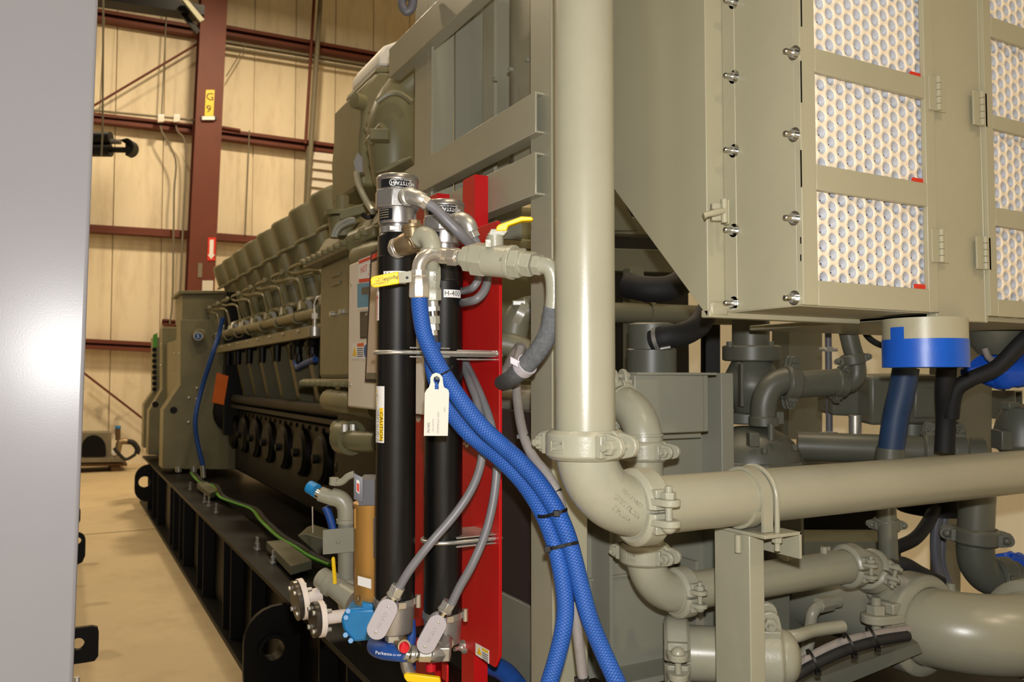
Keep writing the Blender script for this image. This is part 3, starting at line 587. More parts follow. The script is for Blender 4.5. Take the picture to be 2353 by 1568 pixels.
O('hose_coupler', MB().cyl(DP(466, 1070, 7.4), DP(468, 1098, 7.4), .022, n=10), 'zinc', 'braided steel end on the thin blue hose', 'fitting')
og = T('orange_tag', 'orange hanging card tag at the engine rear', 'tag', DP(507, 930, 7.2)); P('card', MB().prism([DP(498, 857, 7.2), DP(525, 865, 7.2), DP(514, 931, 7.2), DP(487, 925, 7.2)], FW*.006), 'orange_card', og); P('string', MB().tube([DP(511, 860, 7.2), DP(513, 835, 7.25)], .006, 6), 'ink', og)
# ================================================================== main pipework
EX, EY, EZ = V((1, 0, 0)), V((0, 1, 0)), V((0, 0, 1))
def coupling(c, ax, r, e, label, m='olive_cast', nm='pipe_coupling', plate=None, group='grooved pipe couplings'):
    c = V(c); ax = V(ax).normalized(); e = V(e); e = (e-ax*e.dot(ax)).normalized(); t = ax.cross(e); s = r/.0572; g = T(nm, label, 'coupling', c, group)
    w_ = .0275*(.3+.7*s); pf = [(-w_, r+.0005), (-w_, r+.009*s), (-w_*.72, r+.0185*s), (w_*.72, r+.0185*s), (w_, r+.009*s), (w_, r+.0005)]
    for k in (1, -1):
        mb = MB(); a0 = .05 if k > 0 else PI+.05; mb.ring(c, ax, e, pf, a0, a0+PI-.10, 20)
        for q in (1, -1):
            o = c+t*k*.013*s; h = .0205*s; x1 = r+.034*s
            out = [(r-.002, -h*1.25), (x1*.6+r*.4, -h*1.15)]+[(x1+h*math.sin(i*PI/6), -h*math.cos(i*PI/6)) for i in range(7)]+[(x1*.6+r*.4, h*1.15), (r-.002, h*1.25)]
            mb.prism([o+e*q*a+ax*b for a, b in out], t*k*.013*s)
            mb.prism([o+t*k*.013*s+e*q*(r+.002)+ax*b for b in (-h, h)]+[o+t*k*.013*s+e*q*(r+.02*s)+ax*b for b in (h, -h)], t*k*.016*s)
        P('housing_half', mb, m, g, .0022*s)
    for q in (1, -1):
        o = c+e*q*(r+.031*s); b = P('bolt', MB().cyl(o-t*.03*s, o+t*.05*s, .0068*s, n=14).dome(o-t*.026*s, -t, .0145*s, .013*s, 16), m, g)
        P('nut', MB().hex(o+t*.026*s, o+t*.039*s, .0145*s), m, b, .001)
    return g
def elbow(p, d0, d1, R, r, label, m='olive_cast', nm='pipe_elbow', group='grooved pipe elbows', ang=PI/2):
    pts = arc(p, d0, d1, R, 18, ang); g = T(nm, label, 'pipe elbow', p, group); b = P('bend', MB().tube(pts, r, 36), m, g)
    for q, d in ((pts[0], pts[1]-pts[0]), (pts[-1], pts[-2]-pts[-1])): P('end_bead', MB().ring(V(q)+d.normalized()*.022, d, perp(d)[0], [(-.003, r-.001), (-.002, r+.0025), (.002, r+.0025), (.003, r-.001)], 0, 2*PI, 32), m, g)
    return g, b, pts
def wrap_text(parent, target, s, o, u, v, size, m):
    t = text(parent, s, o, u, v, size, m); k = t.modifiers.new('wrap', 'SHRINKWRAP'); k.target = target; k.offset = .0007; k.wrap_method = 'NEAREST_SURFACEPOINT'; k.wrap_mode = 'ABOVE_SURFACE'; emboss(t, .0016)
    return t
VX, VY, HZ, R4 = .8706, 1.3177, 1.249, .05715
O('riser_pipe', MB().cyl((VX, VY, 1.372), (VX, VY, 3.3), R4, n=56), 'olive', 'thick upright olive pipe in the middle foreground', 'pipe')
ge = (-F0*math.cos(math.radians(42))+RT*math.sin(math.radians(42)))
g = coupling((VX, VY, 1.376), -EZ, R4, ge, 'thick coupling at the foot of the upright riser pipe')
# raised name tag cast on that coupling
def curved_tag(g, c, r, th, z0, z1, wd, lines, size):
    t_ = .0026; a0, a1 = th-wd/r, th+wd/r; pm_ = patch_cyl(V(c), r, a0, a1, z1-t_, z1, 8, .0022); o = P('name_tag', pm_, 'olive_cast', g, .0006)
    for q in (patch_cyl(V(c), r, a0, a1, z0, z0+t_, 8, .0022), patch_cyl(V(c), r, a0, a0+t_/r, z0+t_, z1-t_, 2, .0022), patch_cyl(V(c), r, a1-t_/r, a1, z0+t_, z1-t_, 2, .0022)): P('tag_border', q, 'olive_cast', o, .0006)
    for k, s in enumerate(lines): emboss(text_cyl(o, s, V(c), r+.0006, th, z1-t_-(k+.5)*(z1-z0-2*t_)/len(lines), size, 'olive_cast'), .0022)
vdir = math.atan2(-VY, -VX)
curved_tag(g, (VX, VY, 0), R4+.0185, vdir-.76, 1.363, 1.388, .0165, ('ANVIL-STR', 'GRUVLOK'), .0072)
g, b, pts = elbow((VX, VY, 1.376), -EZ, EX, .127, R4, 'large elbow turning the riser pipe into the long horizontal pipe')
o_ = V((VX+.055, VY-.060, 1.262)); rv = V((1, 0, -.8)).normalized(); nv = rv.cross(V((0, -1, 0))).normalized()
for k, (s, sz) in enumerate((('4/114.3', .017), ('VICTAULIC', .015), ('ASTM F 1476', .010))): wrap_text(g, b, s, o_+V((.011, 0, .014))*(k-1)*1.1, -rv, V((.8, 0, 1)).normalized()*-1 if False else V((-.8, 0, -1)).normalized(), sz, 'olive')
coupling((VX+.127, VY, HZ), -EX, R4, -EY, 'thick coupling between the large elbow and the horizontal pipe')
O('header_pipe', MB().cyl((VX+.13, VY, HZ), (3.3, VY, HZ), R4, n=56), 'olive', 'long horizontal olive pipe running off the right edge', 'pipe')
# support post, angle bracket and U strap
sp = T('pipe_support', 'rectangular olive post holding up the long horizontal pipe', 'pipe support', (1.268, 1.33, 0))
P('post', box((1.248, 1.28, .45), (1.289, 1.385, 1.176)), 'olive', sp, .002); P('foot_plate', box((1.2, 1.24, .44), (1.34, 1.43, .462)), 'olive', sp)
P('angle_top', box((1.243, 1.232, 1.177), (1.347, 1.39, 1.184)), 'olive', sp, .001); P('angle_leg', box((1.341, 1.232, 1.128), (1.347, 1.39, 1.184)), 'olive', sp, .001)
P('saddle', MB().ring((1.262, VY, HZ), EX, -EZ, [(-.014, R4), (-.014, R4+.007), (.014, R4+.007), (.014, R4)], -1.2, 1.2, 20), 'olive', sp)
ub = T('pipe_strap', 'U bolt and flat strap clamping the horizontal pipe to its post', 'U bolt', (1.29, VY, 1.18))
def upath(x, rr, z0): return [V((x, VY-rr, z0))]+[V((x, VY-rr*math.cos(i*PI/20), HZ+rr*math.sin(i*PI/20))) for i in range(21)]+[V((x, VY+rr, z0))]
P('rod', MB().tube(upath(1.300, R4+.0065, 1.145), .0058, 14), 'olive', ub)
sv = []; 
for i in range(23):
    q = upath(0, R4+.0005, 1.185)[i] if i < 23 else None; q2 = upath(0, R4+.0075, 1.185)[i]
    sv += [V((1.262, q.y, q.z)), V((1.288, q.y, q.z)), V((1.288, q2.y, q2.z)), V((1.262, q2.y, q2.z))]
P('strap', MB().add(sv, [(i*4+j, i*4+(j+1) % 4, i*4+4+(j+1) % 4, i*4+4+j) for i in range(22) for j in range(4)]+[(0, 1, 2, 3), (88, 89, 90, 91)]), 'olive', ub)
for s in (-1, 1):
    y = VY+s*(R4+.0065); P('nut', MB().hex((1.300, y, 1.162), (1.300, y, 1.177), .0115), 'olive', ub, .001)
P('bracket_bolt', MB().cyl((1.236, 1.30, 1.14), (1.236, 1.30, 1.176), .007, n=12), 'olive', sp)
# the thinner pipe behind
QX, QY, R3 = 1.194, 1.56, .0445
g, b, pts = elbow((QX, QY, 1.345), EZ, EY, .092, R3, 'small elbow bending back behind the riser pipe', 'olive_cast')
coupling(pts[-1]+EY*.01, EY, R3, EZ, 'small coupling behind the riser pipe above the small elbow')
O('branch_pipe', MB().cyl(pts[-1], pts[-1]+EY*.6, R3, n=32), 'olive', 'short pipe running back behind the riser pipe', 'pipe')
ge3 = (-F0*math.cos(math.radians(48))+RT*math.sin(math.radians(48)))
g = coupling((QX, QY, 1.332), -EZ, R3, ge3, 'small coupling beside the thick riser coupling')
curved_tag(g, (QX, QY, 0), R3+.0145, math.atan2(-QY, -QX)-.25, 1.322, 1.343, .012, ('STAR',), .006)
O('drop_pipe', MB().cyl((QX, QY, 1.10), (QX, QY, 1.33), R3, n=32), 'olive', 'short upright pipe hidden behind the large elbow', 'pipe')
g = coupling((QX, QY, 1.094), -EZ, R3, ge3, 'small coupling right below the large elbow')
curved_tag(g, (QX, QY, 0), R3+.0145, math.atan2(-QY, -QX)-.55, 1.084, 1.105, .013, ('ANVIL-STR', 'GRUVLOK'), .0054)
g, b, pts = elbow((QX, QY, 1.097), -EZ, EX, .105, R3, 'small elbow under the large elbow'); LZ = .992
coupling(pts[-1], -EX, R3, -EY, 'small coupling left of the support post')
lp = T('lower_pipe', 'lower horizontal olive pipe passing behind the support post', 'pipe', (1.6, QY, LZ)); P('pipe_body', MB().cyl(pts[-1], (1.93, QY, LZ), R3, n=36), 'olive', lp)
q = YP(1812, 1275, QY-.02); P('threaded_boss', MB().cyl(V((q.x, QY, LZ)), V((q.x, QY, LZ+.062)), .017, n=18), 'olive_cast', lp); P('plug', MB().hex(V((q.x, QY, LZ+.062)), V((q.x, QY, LZ+.078)), .011), 'olive_cast', lp); q = YP(1893, 1255, QY); P('test_plug', MB().hex(V((q.x, QY, LZ+.03)), V((q.x, QY, LZ+.06)), .009), 'olive_cast', lp)
coupling((1.885, QY, LZ), -EX, R3, -EY, 'small coupling at the right end of the lower pipe')
# tee, header and the big elbow at lower right
HX, H6, HZ6 = 2.11, .105, .816
te = T('lateral_fitting', 'angled fitting joining the lower pipe to the big header', 'pipe fitting', (1.95, 1.56, .95))
P('lateral_body', MB().tube(smooth([V((1.885, QY, LZ)), V((1.945, QY, .985)), V((2.01, QY+.005, .945)), V((2.09, 1.585, .855))], 6), R3, 24), 'olive_cast', te)
P('weld_saddle', MB().ring(V((2.035, 1.572, .918)), V((.08, .02, -.09)), EZ, [(-.006, R3), (0, R3+.006), (.02, R3+.008), (.02, R3)], 0, 2*PI, 24), 'olive_cast', te)
coupling((1.975, QY+.002, .968), (.07, .005, -.04), R3, (0, -1, .1), 'small coupling on the angled fitting')
O('tank_header', MB().cyl((HX, 1.53, HZ6), (HX, 2.0, HZ6), H6, n=40).dome((HX, 2.0, HZ6), EY, H6, .05, 40), 'olive_grey', 'fat capped header pipe behind the lower pipe', 'pipe')
coupling((HX, 1.528, HZ6), EY, H6, (-1, 0, 0), 'largest coupling at the lower right elbow')
g, b, pts = elbow((HX, 1.525, HZ6), -EY, EX, .206, H6, 'fat elbow at the lower right corner', 'olive')
coupling(pts[-1]+EX*.02, EX, H6, V((0, -1, .3)), 'large coupling cut by the right edge of the picture')
O('outlet_pipe', MB().cyl(pts[-1], pts[-1]+EX*.8, H6, n=40), 'olive', 'fat pipe leaving the lower right elbow', 'pipe')
o = T('bleed_pipe', 'thin bent drain pipe on the fat header', 'pipe', DP(1830, 1500, 2.31)); P('bent_tube', MB().tube(smooth([DP(1928, 1383, 2.36), DP(1890, 1390, 2.33), DP(1868, 1408, 2.31), DP(1862, 1440, 2.31), DP(1855, 1490, 2.31), DP(1825, 1545, 2.31)], 6), .0165, 18), 'olive_cast', o); P('union', MB().hex(DP(1910, 1386, 2.35), DP(1880, 1392, 2.32), .0215), 'olive_cast', o, .001); P('end_fitting', MB().hex(DP(1850, 1505, 2.31), DP(1842, 1518, 2.31), .0205), 'olive_cast', o, .001)
# stub pipe low behind the support post
a, b = DP(1555, 1500, 1.97), DP(1800, 1512, 1.93); d = (b-a).normalized(); lq = T('low_stub_pipe', 'short fat stub pipe low behind the support post', 'pipe', a); P('pipe_body', MB().cyl(a, b, .064, n=36), 'olive', lq); P('end_cap', MB().dome(b, d, .064, .04, 36), 'olive_cast', lq)
coupling(a, d, .064, -RT*.9-d*.2+F0*-.55, 'large coupling low at the left of the support post'); coupling(b-d*.035, d, .064, V((0, 0, 1))+F0*-.2, 'ribbed coupling low at the right of the support post')
# ================================================================== open frame of square tube and channel
def htube(a, b, t, ends='y'):     # hollow rectangular tube along Y, open ends
    m = MB(); x0, y0, z0 = a; x1, y1, z1 = b
    for p, q in (((x0, y0, z0), (x0+t, y1, z1)), ((x1-t, y0, z0), (x1, y1, z1)), ((x0+t, y0, z0), (x1-t, y1, z0+t)), ((x0+t, y0, z1-t), (x1-t, y1, z1))): m.box(p, q)
    return m
def ctube(x0, x1, y0, y1, z0, z1, t):
    vs = []; 
    for y in (y0, y1):
        vs += [V((x, y, z)) for x, z in ((x0, z0), (x1, z0), (x1, z1), (x0, z1))]+[V((x, y, z)) for x, z in ((x0+t, z0+t), (x1-t, z0+t), (x1-t, z1-t), (x0+t, z1-t))]
    fs = []
    for i in range(4):
        j = (i+1) % 4; fs += [(i, j, j+8, i+8), (i+4, i+12, j+12, j+4), (i, i+4, j+4, j), (i+8, j+8, j+12, i+12)]
    return MB().add(vs, fs)
fr = T('cooler_frame', 'open olive steel frame of upright and hollow rails behind the riser pipe', 'frame', (.9, 1.5, .0))
P('upright', box((.975, 1.608, ST), (1.069, 1.712, 3.7)), 'olive', fr, .004)
P('upright_lip', box((.970, 1.603, ST), (.979, 1.612, 3.7)), 'olive', fr, .002)
P('rail', ctube(.95, .994, 1.643, 2.48, 2.0724, 2.1697, .0055), 'olive', fr, .002); P('rail', ctube(.95, .994, 1.643, 2.48, 1.9266, 2.0266, .0055), 'olive', fr, .002); P('rail', ctube(.95, .994, 1.565, 2.64, 2.523, 2.6236, .0055), 'olive', fr, .002)
P('far_upright', box((.973, 2.348, 1.95), (1.062, 2.46, 3.5)), 'olive', fr, .003); P('far_flange', box((.973, 2.32, 1.95), (.982, 2.348, 3.5)), 'olive', fr, .001)
P('mid_upright', box((1.107, 2.158, 1.95), (1.118, 2.236, 3.5)), 'olive', fr, .001); P('back_sheet', box((1.062, 2.337, 1.95), (1.30, 2.348, 3.5)), 'olive_grey', fr)
ct = T('charge_cooler_tank', 'rounded grey-olive cooler tank inside the open frame', 'cooler tank', (1.2, 1.75, 1.9)); pf = [(1.085, 1.74), (1.10, 2.01), (1.118, 2.08), (1.15, 2.124), (1.20, 2.15), (1.24, 2.155), (1.24, 1.74)]
P('tank_shell', MB().prism([V((x, y, 2.05)) for x, y in pf], (0, 0, .85)), 'olive', ct, .02); P('tank_ledge', MB().prism([V((1.07, 1.74, 2.05)), V((1.09, 2.01, 2.05)), V((1.22, 2.12, 2.05)), V((1.22, 1.74, 2.05))], (0, 0, .10)), 'olive', ct, .006)
for px, py in ((1142, 183), (1178, 160), (1217, 138)): P('stud', MB().cyl(XP(px, py, 1.085), XP(px, py, 1.085)+V((-.012, 0, 0)), .006, n=8), 'olive_grey', ct)
P('lower_sheet', box((1.16, 2.4, 1.45), (1.17, 2.9, 2.05)), 'olive_grey', ct)
hk = T('lifting_shackle', 'dark shackle hanging at the top of the open frame', 'shackle', DP(936, 28, 2.5)); P('bow', MB().tube(smooth([DP(925, -12, 2.5), DP(924, 12, 2.5), DP(934, 27, 2.5), DP(946, 18, 2.5), DP(950, -5, 2.5)], 5), .013, 12), 'slate', hk); P('pin', MB().cyl(DP(918, -8, 2.5), DP(958, -8, 2.5), .012, n=12), 'slate', hk)
# radiator core and its base seen between red stand and upright
rc = T('radiator_core', 'dark brown radiator side on a grey base behind the red stand', 'radiator', (1.2, 2.2, .6)); P('core', box((1.10, 1.86, .90), (1.16, 3.0, 1.41)), 'core_brown', rc); P('base', box((1.09, 1.80, .60), (1.17, 3.0, .90)), 'olive_grey', rc, .003); P('upper_tank', box((1.10, 2.2, 1.41), (1.17, 2.6, 1.45)), 'olive_grey', rc, .003)
O('cross_member', box((1.0, 1.0, .60), (1.1, 3.0, .68)), 'skid_black', 'black deck beam beneath the radiator base', 'beam')
# pump base plate and grey box behind the lower elbows
pb = T('radiator_side_plate', 'tall grey-olive plate behind the small elbows', 'plate', DP(1480, 1500, 2.1)); a = YP(1365, 1000, 1.78); b = YP(1615, 1000, 1.78)
P('sheet', box((a.x-.15, 1.78, .74), (b.x, 1.80, 1.515)), 'olive_grey', pb); P('edge_post', box((b.x-.004, 1.70, .74), (b.x+.04, 1.80, 1.515)), 'olive_grey', pb, .002); P('weld_flange', box((a.x-.01, 1.70, .76), (a.x, 1.78, 1.4)), 'olive_grey', pb); P('lower_angle', box((a.x, 1.68, .74), (b.x-.08, 1.78, .755)), 'olive_grey', pb); P('rib', box((b.x-.10, 1.70, .76), (b.x-.09, 1.78, 1.02)), 'olive_grey', pb)
P('seam', box((a.x-.15, 1.772, .985), (b.x-.1, 1.782, .992)), 'olive_grey', pb)
jx = T('terminal_box', 'flat grey terminal box with overhanging edge behind the riser pipe', 'terminal box', DP(1530, 990, 2.0)); a, b = YP(1425, 862, 1.70), YP(1583, 990, 1.70)
P('door', box((a.x, 1.64, b.z), (b.x, 1.70, a.z)), 'olive_grey', jx, .003); P('door_lip', box((b.x, 1.645, b.z+.0), (b.x+.02, 1.70, a.z)), 'olive_grey', jx, .003); P('hood', box((a.x, 1.63, a.z), (b.x+.035, 1.76, a.z+.006)), 'olive_grey', jx); P('back_plate', box((a.x, 1.71, b.z-.02), (b.x+.05, 1.72, a.z)), 'olive_grey', jx)
# ================================================================== red stand, control panel
rs = T('red_stand', 'bright red steel stand carrying the two black heater tanks', 'stand', (.91, 1.95, ST))
def profy(pts, x, dx): return MB().prism([V((x, y, z)) for y, z in pts], (dx, 0, 0))
P('back_plate', profy(((1.722, .86), (1.745, .826), (2.35, .826), (2.35, 1.876), (1.735, 1.876), (1.722, 1.86)), .897, .008), 'red_paint', rs, .001)
for y, y2, z0 in ((1.878, 1.95, ST), (2.12, 2.30, ST)):
    P('angle_post', MB().prism([V((x, q, z0)) for x, q in ((.908, y2), (.908, y), (.946, y), (.946, y+.006), (.914, y+.006), (.914, y2))], (0, 0, 2.02-z0)), 'red_paint', rs)
P('foot_plate', box((.86, 1.8, ST), (1.0, 2.4, ST+.012)), 'red_paint', rs)
def studnut(parent, p, ax, r=.010, ln=.018, nm='bolt', m='zinc'):
    ax = V(ax).normalized(); q = P(nm, MB().lathe(p, ax, [(0, r*1.7), (.002, r*1.7), (.002, r*.9)], 20), m, parent); P('nut', MB().hex(V(p)+ax*.002, V(p)+ax*(.002+r*.9), r), m, q, .0006); P('stud', MB().cyl(V(p)+ax*.002, V(p)+ax*ln, r*.52, n=12), m, q)
    return q
studnut(rs, XP(1066, 1487, .897), (-1, -.2, 0), .010, .03); studnut(rs, XP(1074, 1015, .897), (-1, 0, 0), .009, .02); studnut(rs, XP(962, 955, .897), (-1, 0, 0), .012, .012)
P('drip_tab', profy(((1.80, .83), (1.83, .83), (1.83, .79), (1.80, .79)), .80, .006), 'red_paint', rs, .002)
ws = P('warning_sticker', MB().prism([XP(x, y, .8965) for x, y in ((1093, 1478), (1124, 1495), (1124, 1526), (1093, 1505))], (-.0006, 0, 0)), 'white', rs)
tri = [XP(x, y, .8955) for x, y in ((1101, 1487), (1107, 1508), (1096, 1502))]; P('warning_triangle', MB().prism(tri, (-.0003, 0, 0)), 'sign_yellow', ws); P('header_bar', MB().prism([XP(x, y, .8955) for x, y in ((1108, 1489), (1122, 1497), (1122, 1503), (1108, 1495))], (-.0003, 0, 0)), 'sign_yellow', ws)
for k in range(4): P('text_line', MB().prism([XP(x, y+k*5, .8955) for x, y in ((1108, 1499), (1121, 1507), (1121, 1508.5), (1108, 1500.5))], (-.0003, 0, 0)), 'ink', ws)
cpn = T('control_panel', 'white heater control cabinet with red, blue and black labels', 'control panel', (.85, 2.25, 1.41))
PX = .80
P('cabinet', box((PX, 1.93, 1.408), (.888, 2.587, 1.868)), 'white_panel', cpn, .006)
def pq(q, x=PX-.0005, th=.0012): return MB().prism([XP(a, b, x) for a, b in q], (-th, 0, 0))
l1 = P('name_label', pq(((825, 598), (905, 566), (905, 640), (825, 650))), 'white', cpn); P('red_bar', pq(((825, 600), (905, 568), (905, 575), (825, 607)), PX-.002, .0006), 'sign_red', l1); P('red_bar', pq(((825, 642), (905, 632), (905, 640), (825, 650)), PX-.002, .0006), 'sign_red', l1)
uy = V((0, -1, 0)); text(l1, 'HOT', XP(836, 619, PX-.0028), uy, EZ, .030, 'sign_red'); text(l1, 'START', XP(859, 613, PX-.0028), uy, EZ, .030, 'green_ink'); text(l1, 'ENGINE HEATING', XP(856, 627, PX-.0028), uy, EZ, .011, 'sign_red')
l2 = P('keypad_label', pq(((824, 653), (905, 645), (905, 700), (824, 708)), th=.004), 'lcd_blue', cpn); P('display', pq(((831, 661), (890, 655), (890, 672), (831, 677)), PX-.0055, .0005), 'lcd_dark', l2); P('keypad_edge', pq(((824, 708), (905, 700), (905, 705), (824, 713)), th=.005), 'white_panel', l2)
for k in range(3): text(l2, 'o', XP(832+k*9, 698, PX-.006), uy, EZ, .012, 'lcd_dark')
l3 = P('rating_label', pq(((828, 717), (905, 712), (905, 776), (828, 779))), 'label_black', cpn); text(l3, 'HOTSTART', XP(846, 722, PX-.0022), uy, EZ, .012, 'ink_white')
for k in range(9): P('text_line', pq(((830, 730+k*5), (846+(k*7) % 12, 729+k*5), (846+(k*7) % 12, 730.3+k*5), (830, 731.3+k*5)), PX-.0018, .0004), 'far_grey', l3)
l4 = P('danger_label', pq(((809, 790), (905, 784), (905, 826), (808, 825))), 'white', cpn); P('warning_triangle', pq(((814.5, 795), (820, 817), (810, 819)), PX-.002, .0005), 'sign_yellow', l4); P('orange_bar', pq(((821, 790), (836, 788), (836, 796), (821, 797)), PX-.002, .0005), 'sign_orange', l4); P('blue_disc', pq([(841+5*math.cos(i*PI/8), 807+15*math.sin(i*PI/8)) for i in range(16)], PX-.002, .0005), 'sign_blue', l4)
for k in range(5): P('text_line', pq(((821, 801+k*4.5), (834, 800+k*4.5), (834, 801.5+k*4.5), (821, 802.5+k*4.5)), PX-.002, .0004), 'ink', l4)
for px, py in ((807, 652), (805, 884)): P('latch_screw', MB().lathe(XP(px, py, PX), (-1, 0, 0), [(0, .008), (.002, .008), (.003, 0)], 16), 'zinc', cpn)
dp_ = T('document_pouch', 'tan document pouch with dark border hanging on the white control cabinet', 'document pouch', XP(855, 880, .77)); DX = .775
P('pouch_border', MB().prism([XP(x, y, DX) for x, y in ((852, 580), (905, 556), (905, 884), (838, 879))], (.004, 0, 0)), 'core_brown', dp_); P('paper', MB().prism([XP(x, y, DX-.001) for x, y in ((855, 604), (905, 582), (905, 874), (842, 871))], (-.001, 0, 0)), 'kraft', dp_); P('red_band', MB().prism([XP(x, y, DX-.001) for x, y in ((855, 586), (905, 562), (905, 574), (855, 597))], (-.001, 0, 0)), 'sign_red', dp_); P('paper_foot', MB().prism([XP(x, y, DX-.0025) for x, y in ((843, 857), (905, 858), (905, 874), (842, 871))], (-.0006, 0, 0)), 'far_grey', dp_)
# ================================================================== heater tanks
def heater_tank(cx, cy, D, px, ys, label, hid):
    c = V((cx, cy, 0)); zt = lambda y: DP(px, y, D).z
    Y = {k: zt(v) for k, v in ys.items()}; g = T('heater_tank', label, 'heater tank', (cx, cy, Y['nut1']), 'black heater tanks'); vd = math.atan2(-cy, -cx)
    def L(prof, n=40): return MB().lathe((cx, cy, 0), EZ, prof, n)
    r = .0445
    P('tank_tube', L([(Y['bot'], r), (Y['bead']-.003, r), (Y['bead'], r+.0016), (Y['bead']+.003, r), (Y['tube']-.012, r), (Y['tube']-.004, r-.003), (Y['tube'], r-.008)], 56), 'black_tube', g)
    nk = P('neck', L([(Y['tube']-.004, .030), (Y['low'], .031), (Y['low'], .026)]), 'brushed', g)
    P('lower_ring', L([(Y['low']-.001, .030), (Y['low'], .042), (Y['low']+.004, .0435), (Y['blk0'], .0435)]), 'brushed', g)
    vs = []; 
    for a in range(8):
        th = vd+PI/8+a*PI/4+.15; rr = .052 if a % 2 else .0535; vs.append(V((cx+rr*math.cos(th), cy+rr*math.sin(th), Y['blk0'])))
    P('head_block', MB().prism(vs, (0, 0, Y['blk1']-Y['blk0'])), 'cast_alu', g, .003)
    P('thermostat_can', L([(Y['blk1'], .0475), (Y['cap'], .0475), (Y['cap']+.002, .049), (Y['cap']+.008, .0485), (Y['cap']+.012, .045), (Y['cap']+.0125, 0)]), 'brushed', g)
    P('vent_plug', MB().hex((cx, cy, Y['cap']+.012), (cx, cy, Y['top']), .0155), 'brushed', g, .001)
    npz = P('name_plate', patch_cyl(c, .0476, vd-.86, vd+.58, Y['blk1']+.002, Y['cap']-.002, 14), 'label_black', g)
    zc = (Y['blk1']+Y['cap'])/2; text_cyl(npz, 'HOTSTART', c, .0486, vd+.26, zc-.001, .0118, 'ink_white', -1); text_cyl(npz, 'SPOKANE, WA, U.S.A.', c, .0486, vd+.26, zc+.007, .0042, 'ink_white', -1); text_cyl(npz, 'H', c, .0486, vd-.22, zc, .0125, 'ink_white', -1)
    P('logo_ring', MB().tube([V((cx+.0486*math.cos(vd-.22+.0075/.0486*math.cos(t)), cy+.0486*math.sin(vd-.22+.0075/.0486*math.cos(t)), zc+.0075*math.sin(t))) for t in [i*PI/10 for i in range(20)]], .0007, 5, True), 'ink_white', npz)
    P('plate_rivet', MB().dome((cx+.0482*math.cos(vd+.53), cy+.0482*math.sin(vd+.53), zc), (math.cos(vd+.53), math.sin(vd+.53), 0), .0016, .001, 8), 'zinc', npz)
    p2 = P('rating_plate', patch_cyl(c, .0437, vd-1.15, vd-.25, Y['low']+.006, Y['blk0']-.004, 12), 'label_black', g)
    for k in range(4): P('text_line', patch_cyl(c, .0444, vd-1.1, vd-.45, Y['low']+.011+k*.0055, Y['low']+.013+k*.0055, 10, .0003), 'far_grey', p2)
    cb = P('neck_clamp', L([(Y['tube']-.002, .0395), (Y['tube']-.002, .041), (Y['tube']+.012, .041), (Y['tube']+.012, .0395)]), 'steel', g); P('clamp_screw', MB().obox((cx+.043*math.cos(vd-.15), cy+.043*math.sin(vd-.15), Y['tube']+.005), V((-math.sin(vd), math.cos(vd), 0))*.011, EZ*.005, V((math.cos(vd), math.sin(vd), 0))*.004), 'chrome', cb, .001)
    P('foot_band', L([(Y['bot']-.008, r), (Y['bot']-.008, r+.003), (Y['bot']+.006, r+.003), (Y['bot']+.006, r)]), 'steel', g); P('band_screw', MB().obox((cx+(r+.006)*math.cos(vd+.25), cy+(r+.006)*math.sin(vd+.25), Y['bot']-.001), V((-math.sin(vd+.25), math.cos(vd+.25), 0))*.013, EZ*.007, V((math.cos(vd), math.sin(vd), 0))*.004), 'chrome', g, .001)
    P('band_lug', MB().tube([V((cx, cy, Y['bot']+k))+V((math.cos(vd+1.45), math.sin(vd+1.45), 0))*(r+.008)+V((math.cos(vd), math.sin(vd), 0))*.004 for k in (.012, 0, -.016)], .006, 10), 'chrome', g)
    P('foot_bell', L([(Y['foot'], .030), (Y['foot']+.004, .040), (Y['bot']-.012, .0445), (Y['bot']-.006, .0445)]), 'cast_alu', g, .001)
    P('foot_nut', MB().hex((cx, cy, Y['nut1']), (cx, cy, Y['foot']+.001), .022), 'zinc', g, .001)
    return g, vd, Y
T1 = (.663, 1.779); T2 = (.786, 1.792)
g1, vd1, Y1 = heater_tank(*T1, 1.88, 911, dict(top=397, cap=415, blk1=438, blk0=480, low=516, tube=535, bead=592, bot=1372, foot=1446, nut1=1464), 'left black heater tank wearing the yellow caution sticker', 0)
g2, vd2, Y2 = heater_tank(*T2, 1.952, 1020, dict(top=457, cap=474, blk1=499, blk0=534, low=562, tube=592, bead=648, bot=1402, foot=1470, nut1=1478), 'right black heater tank labelled H-400 beside the red stand', 1)
c1_, c2_ = V((*T1, 0)), V((*T2, 0)); z1 = lambda y: DP(911, y, 1.838).z; z2 = lambda y: DP(1020, y, 1.91).z
s = P('tank_label', patch_cyl(c1_, .0447, vd1-.72, vd1+.47, z1(652), z1(622)), 'white', g1); text_cyl(s, 'H-100', c1_, .0456, vd1-.14, z1(631), .017, 'ink')
s = P('flow_label', patch_cyl(c1_, .0447, vd1-1.62, vd1-1.10, z1(735), z1(655)), 'white', g1); text_cyl(s, '|', c1_, .0456, vd1-1.28, z1(702), .055, 'sign_red'); P('arrow_head', MB().add([V((c1_.x+.0457*math.cos(a), c1_.y+.0457*math.sin(a), z)) for a, z in ((vd1-1.42, z1(684)), (vd1-1.14, z1(684)), (vd1-1.28, z1(672)))], [(0, 1, 2)]), 'sign_red', s)
s = P('caution_sticker', patch_cyl(c1_, .0447, vd1-1.6, vd1-.62, z1(1018), z1(888)), 'white', g1); P('yellow_field', patch_cyl(c1_, .0454, vd1-.93, vd1-.68, z1(1014), z1(938), 6, .0003), 'sign_yellow', s)
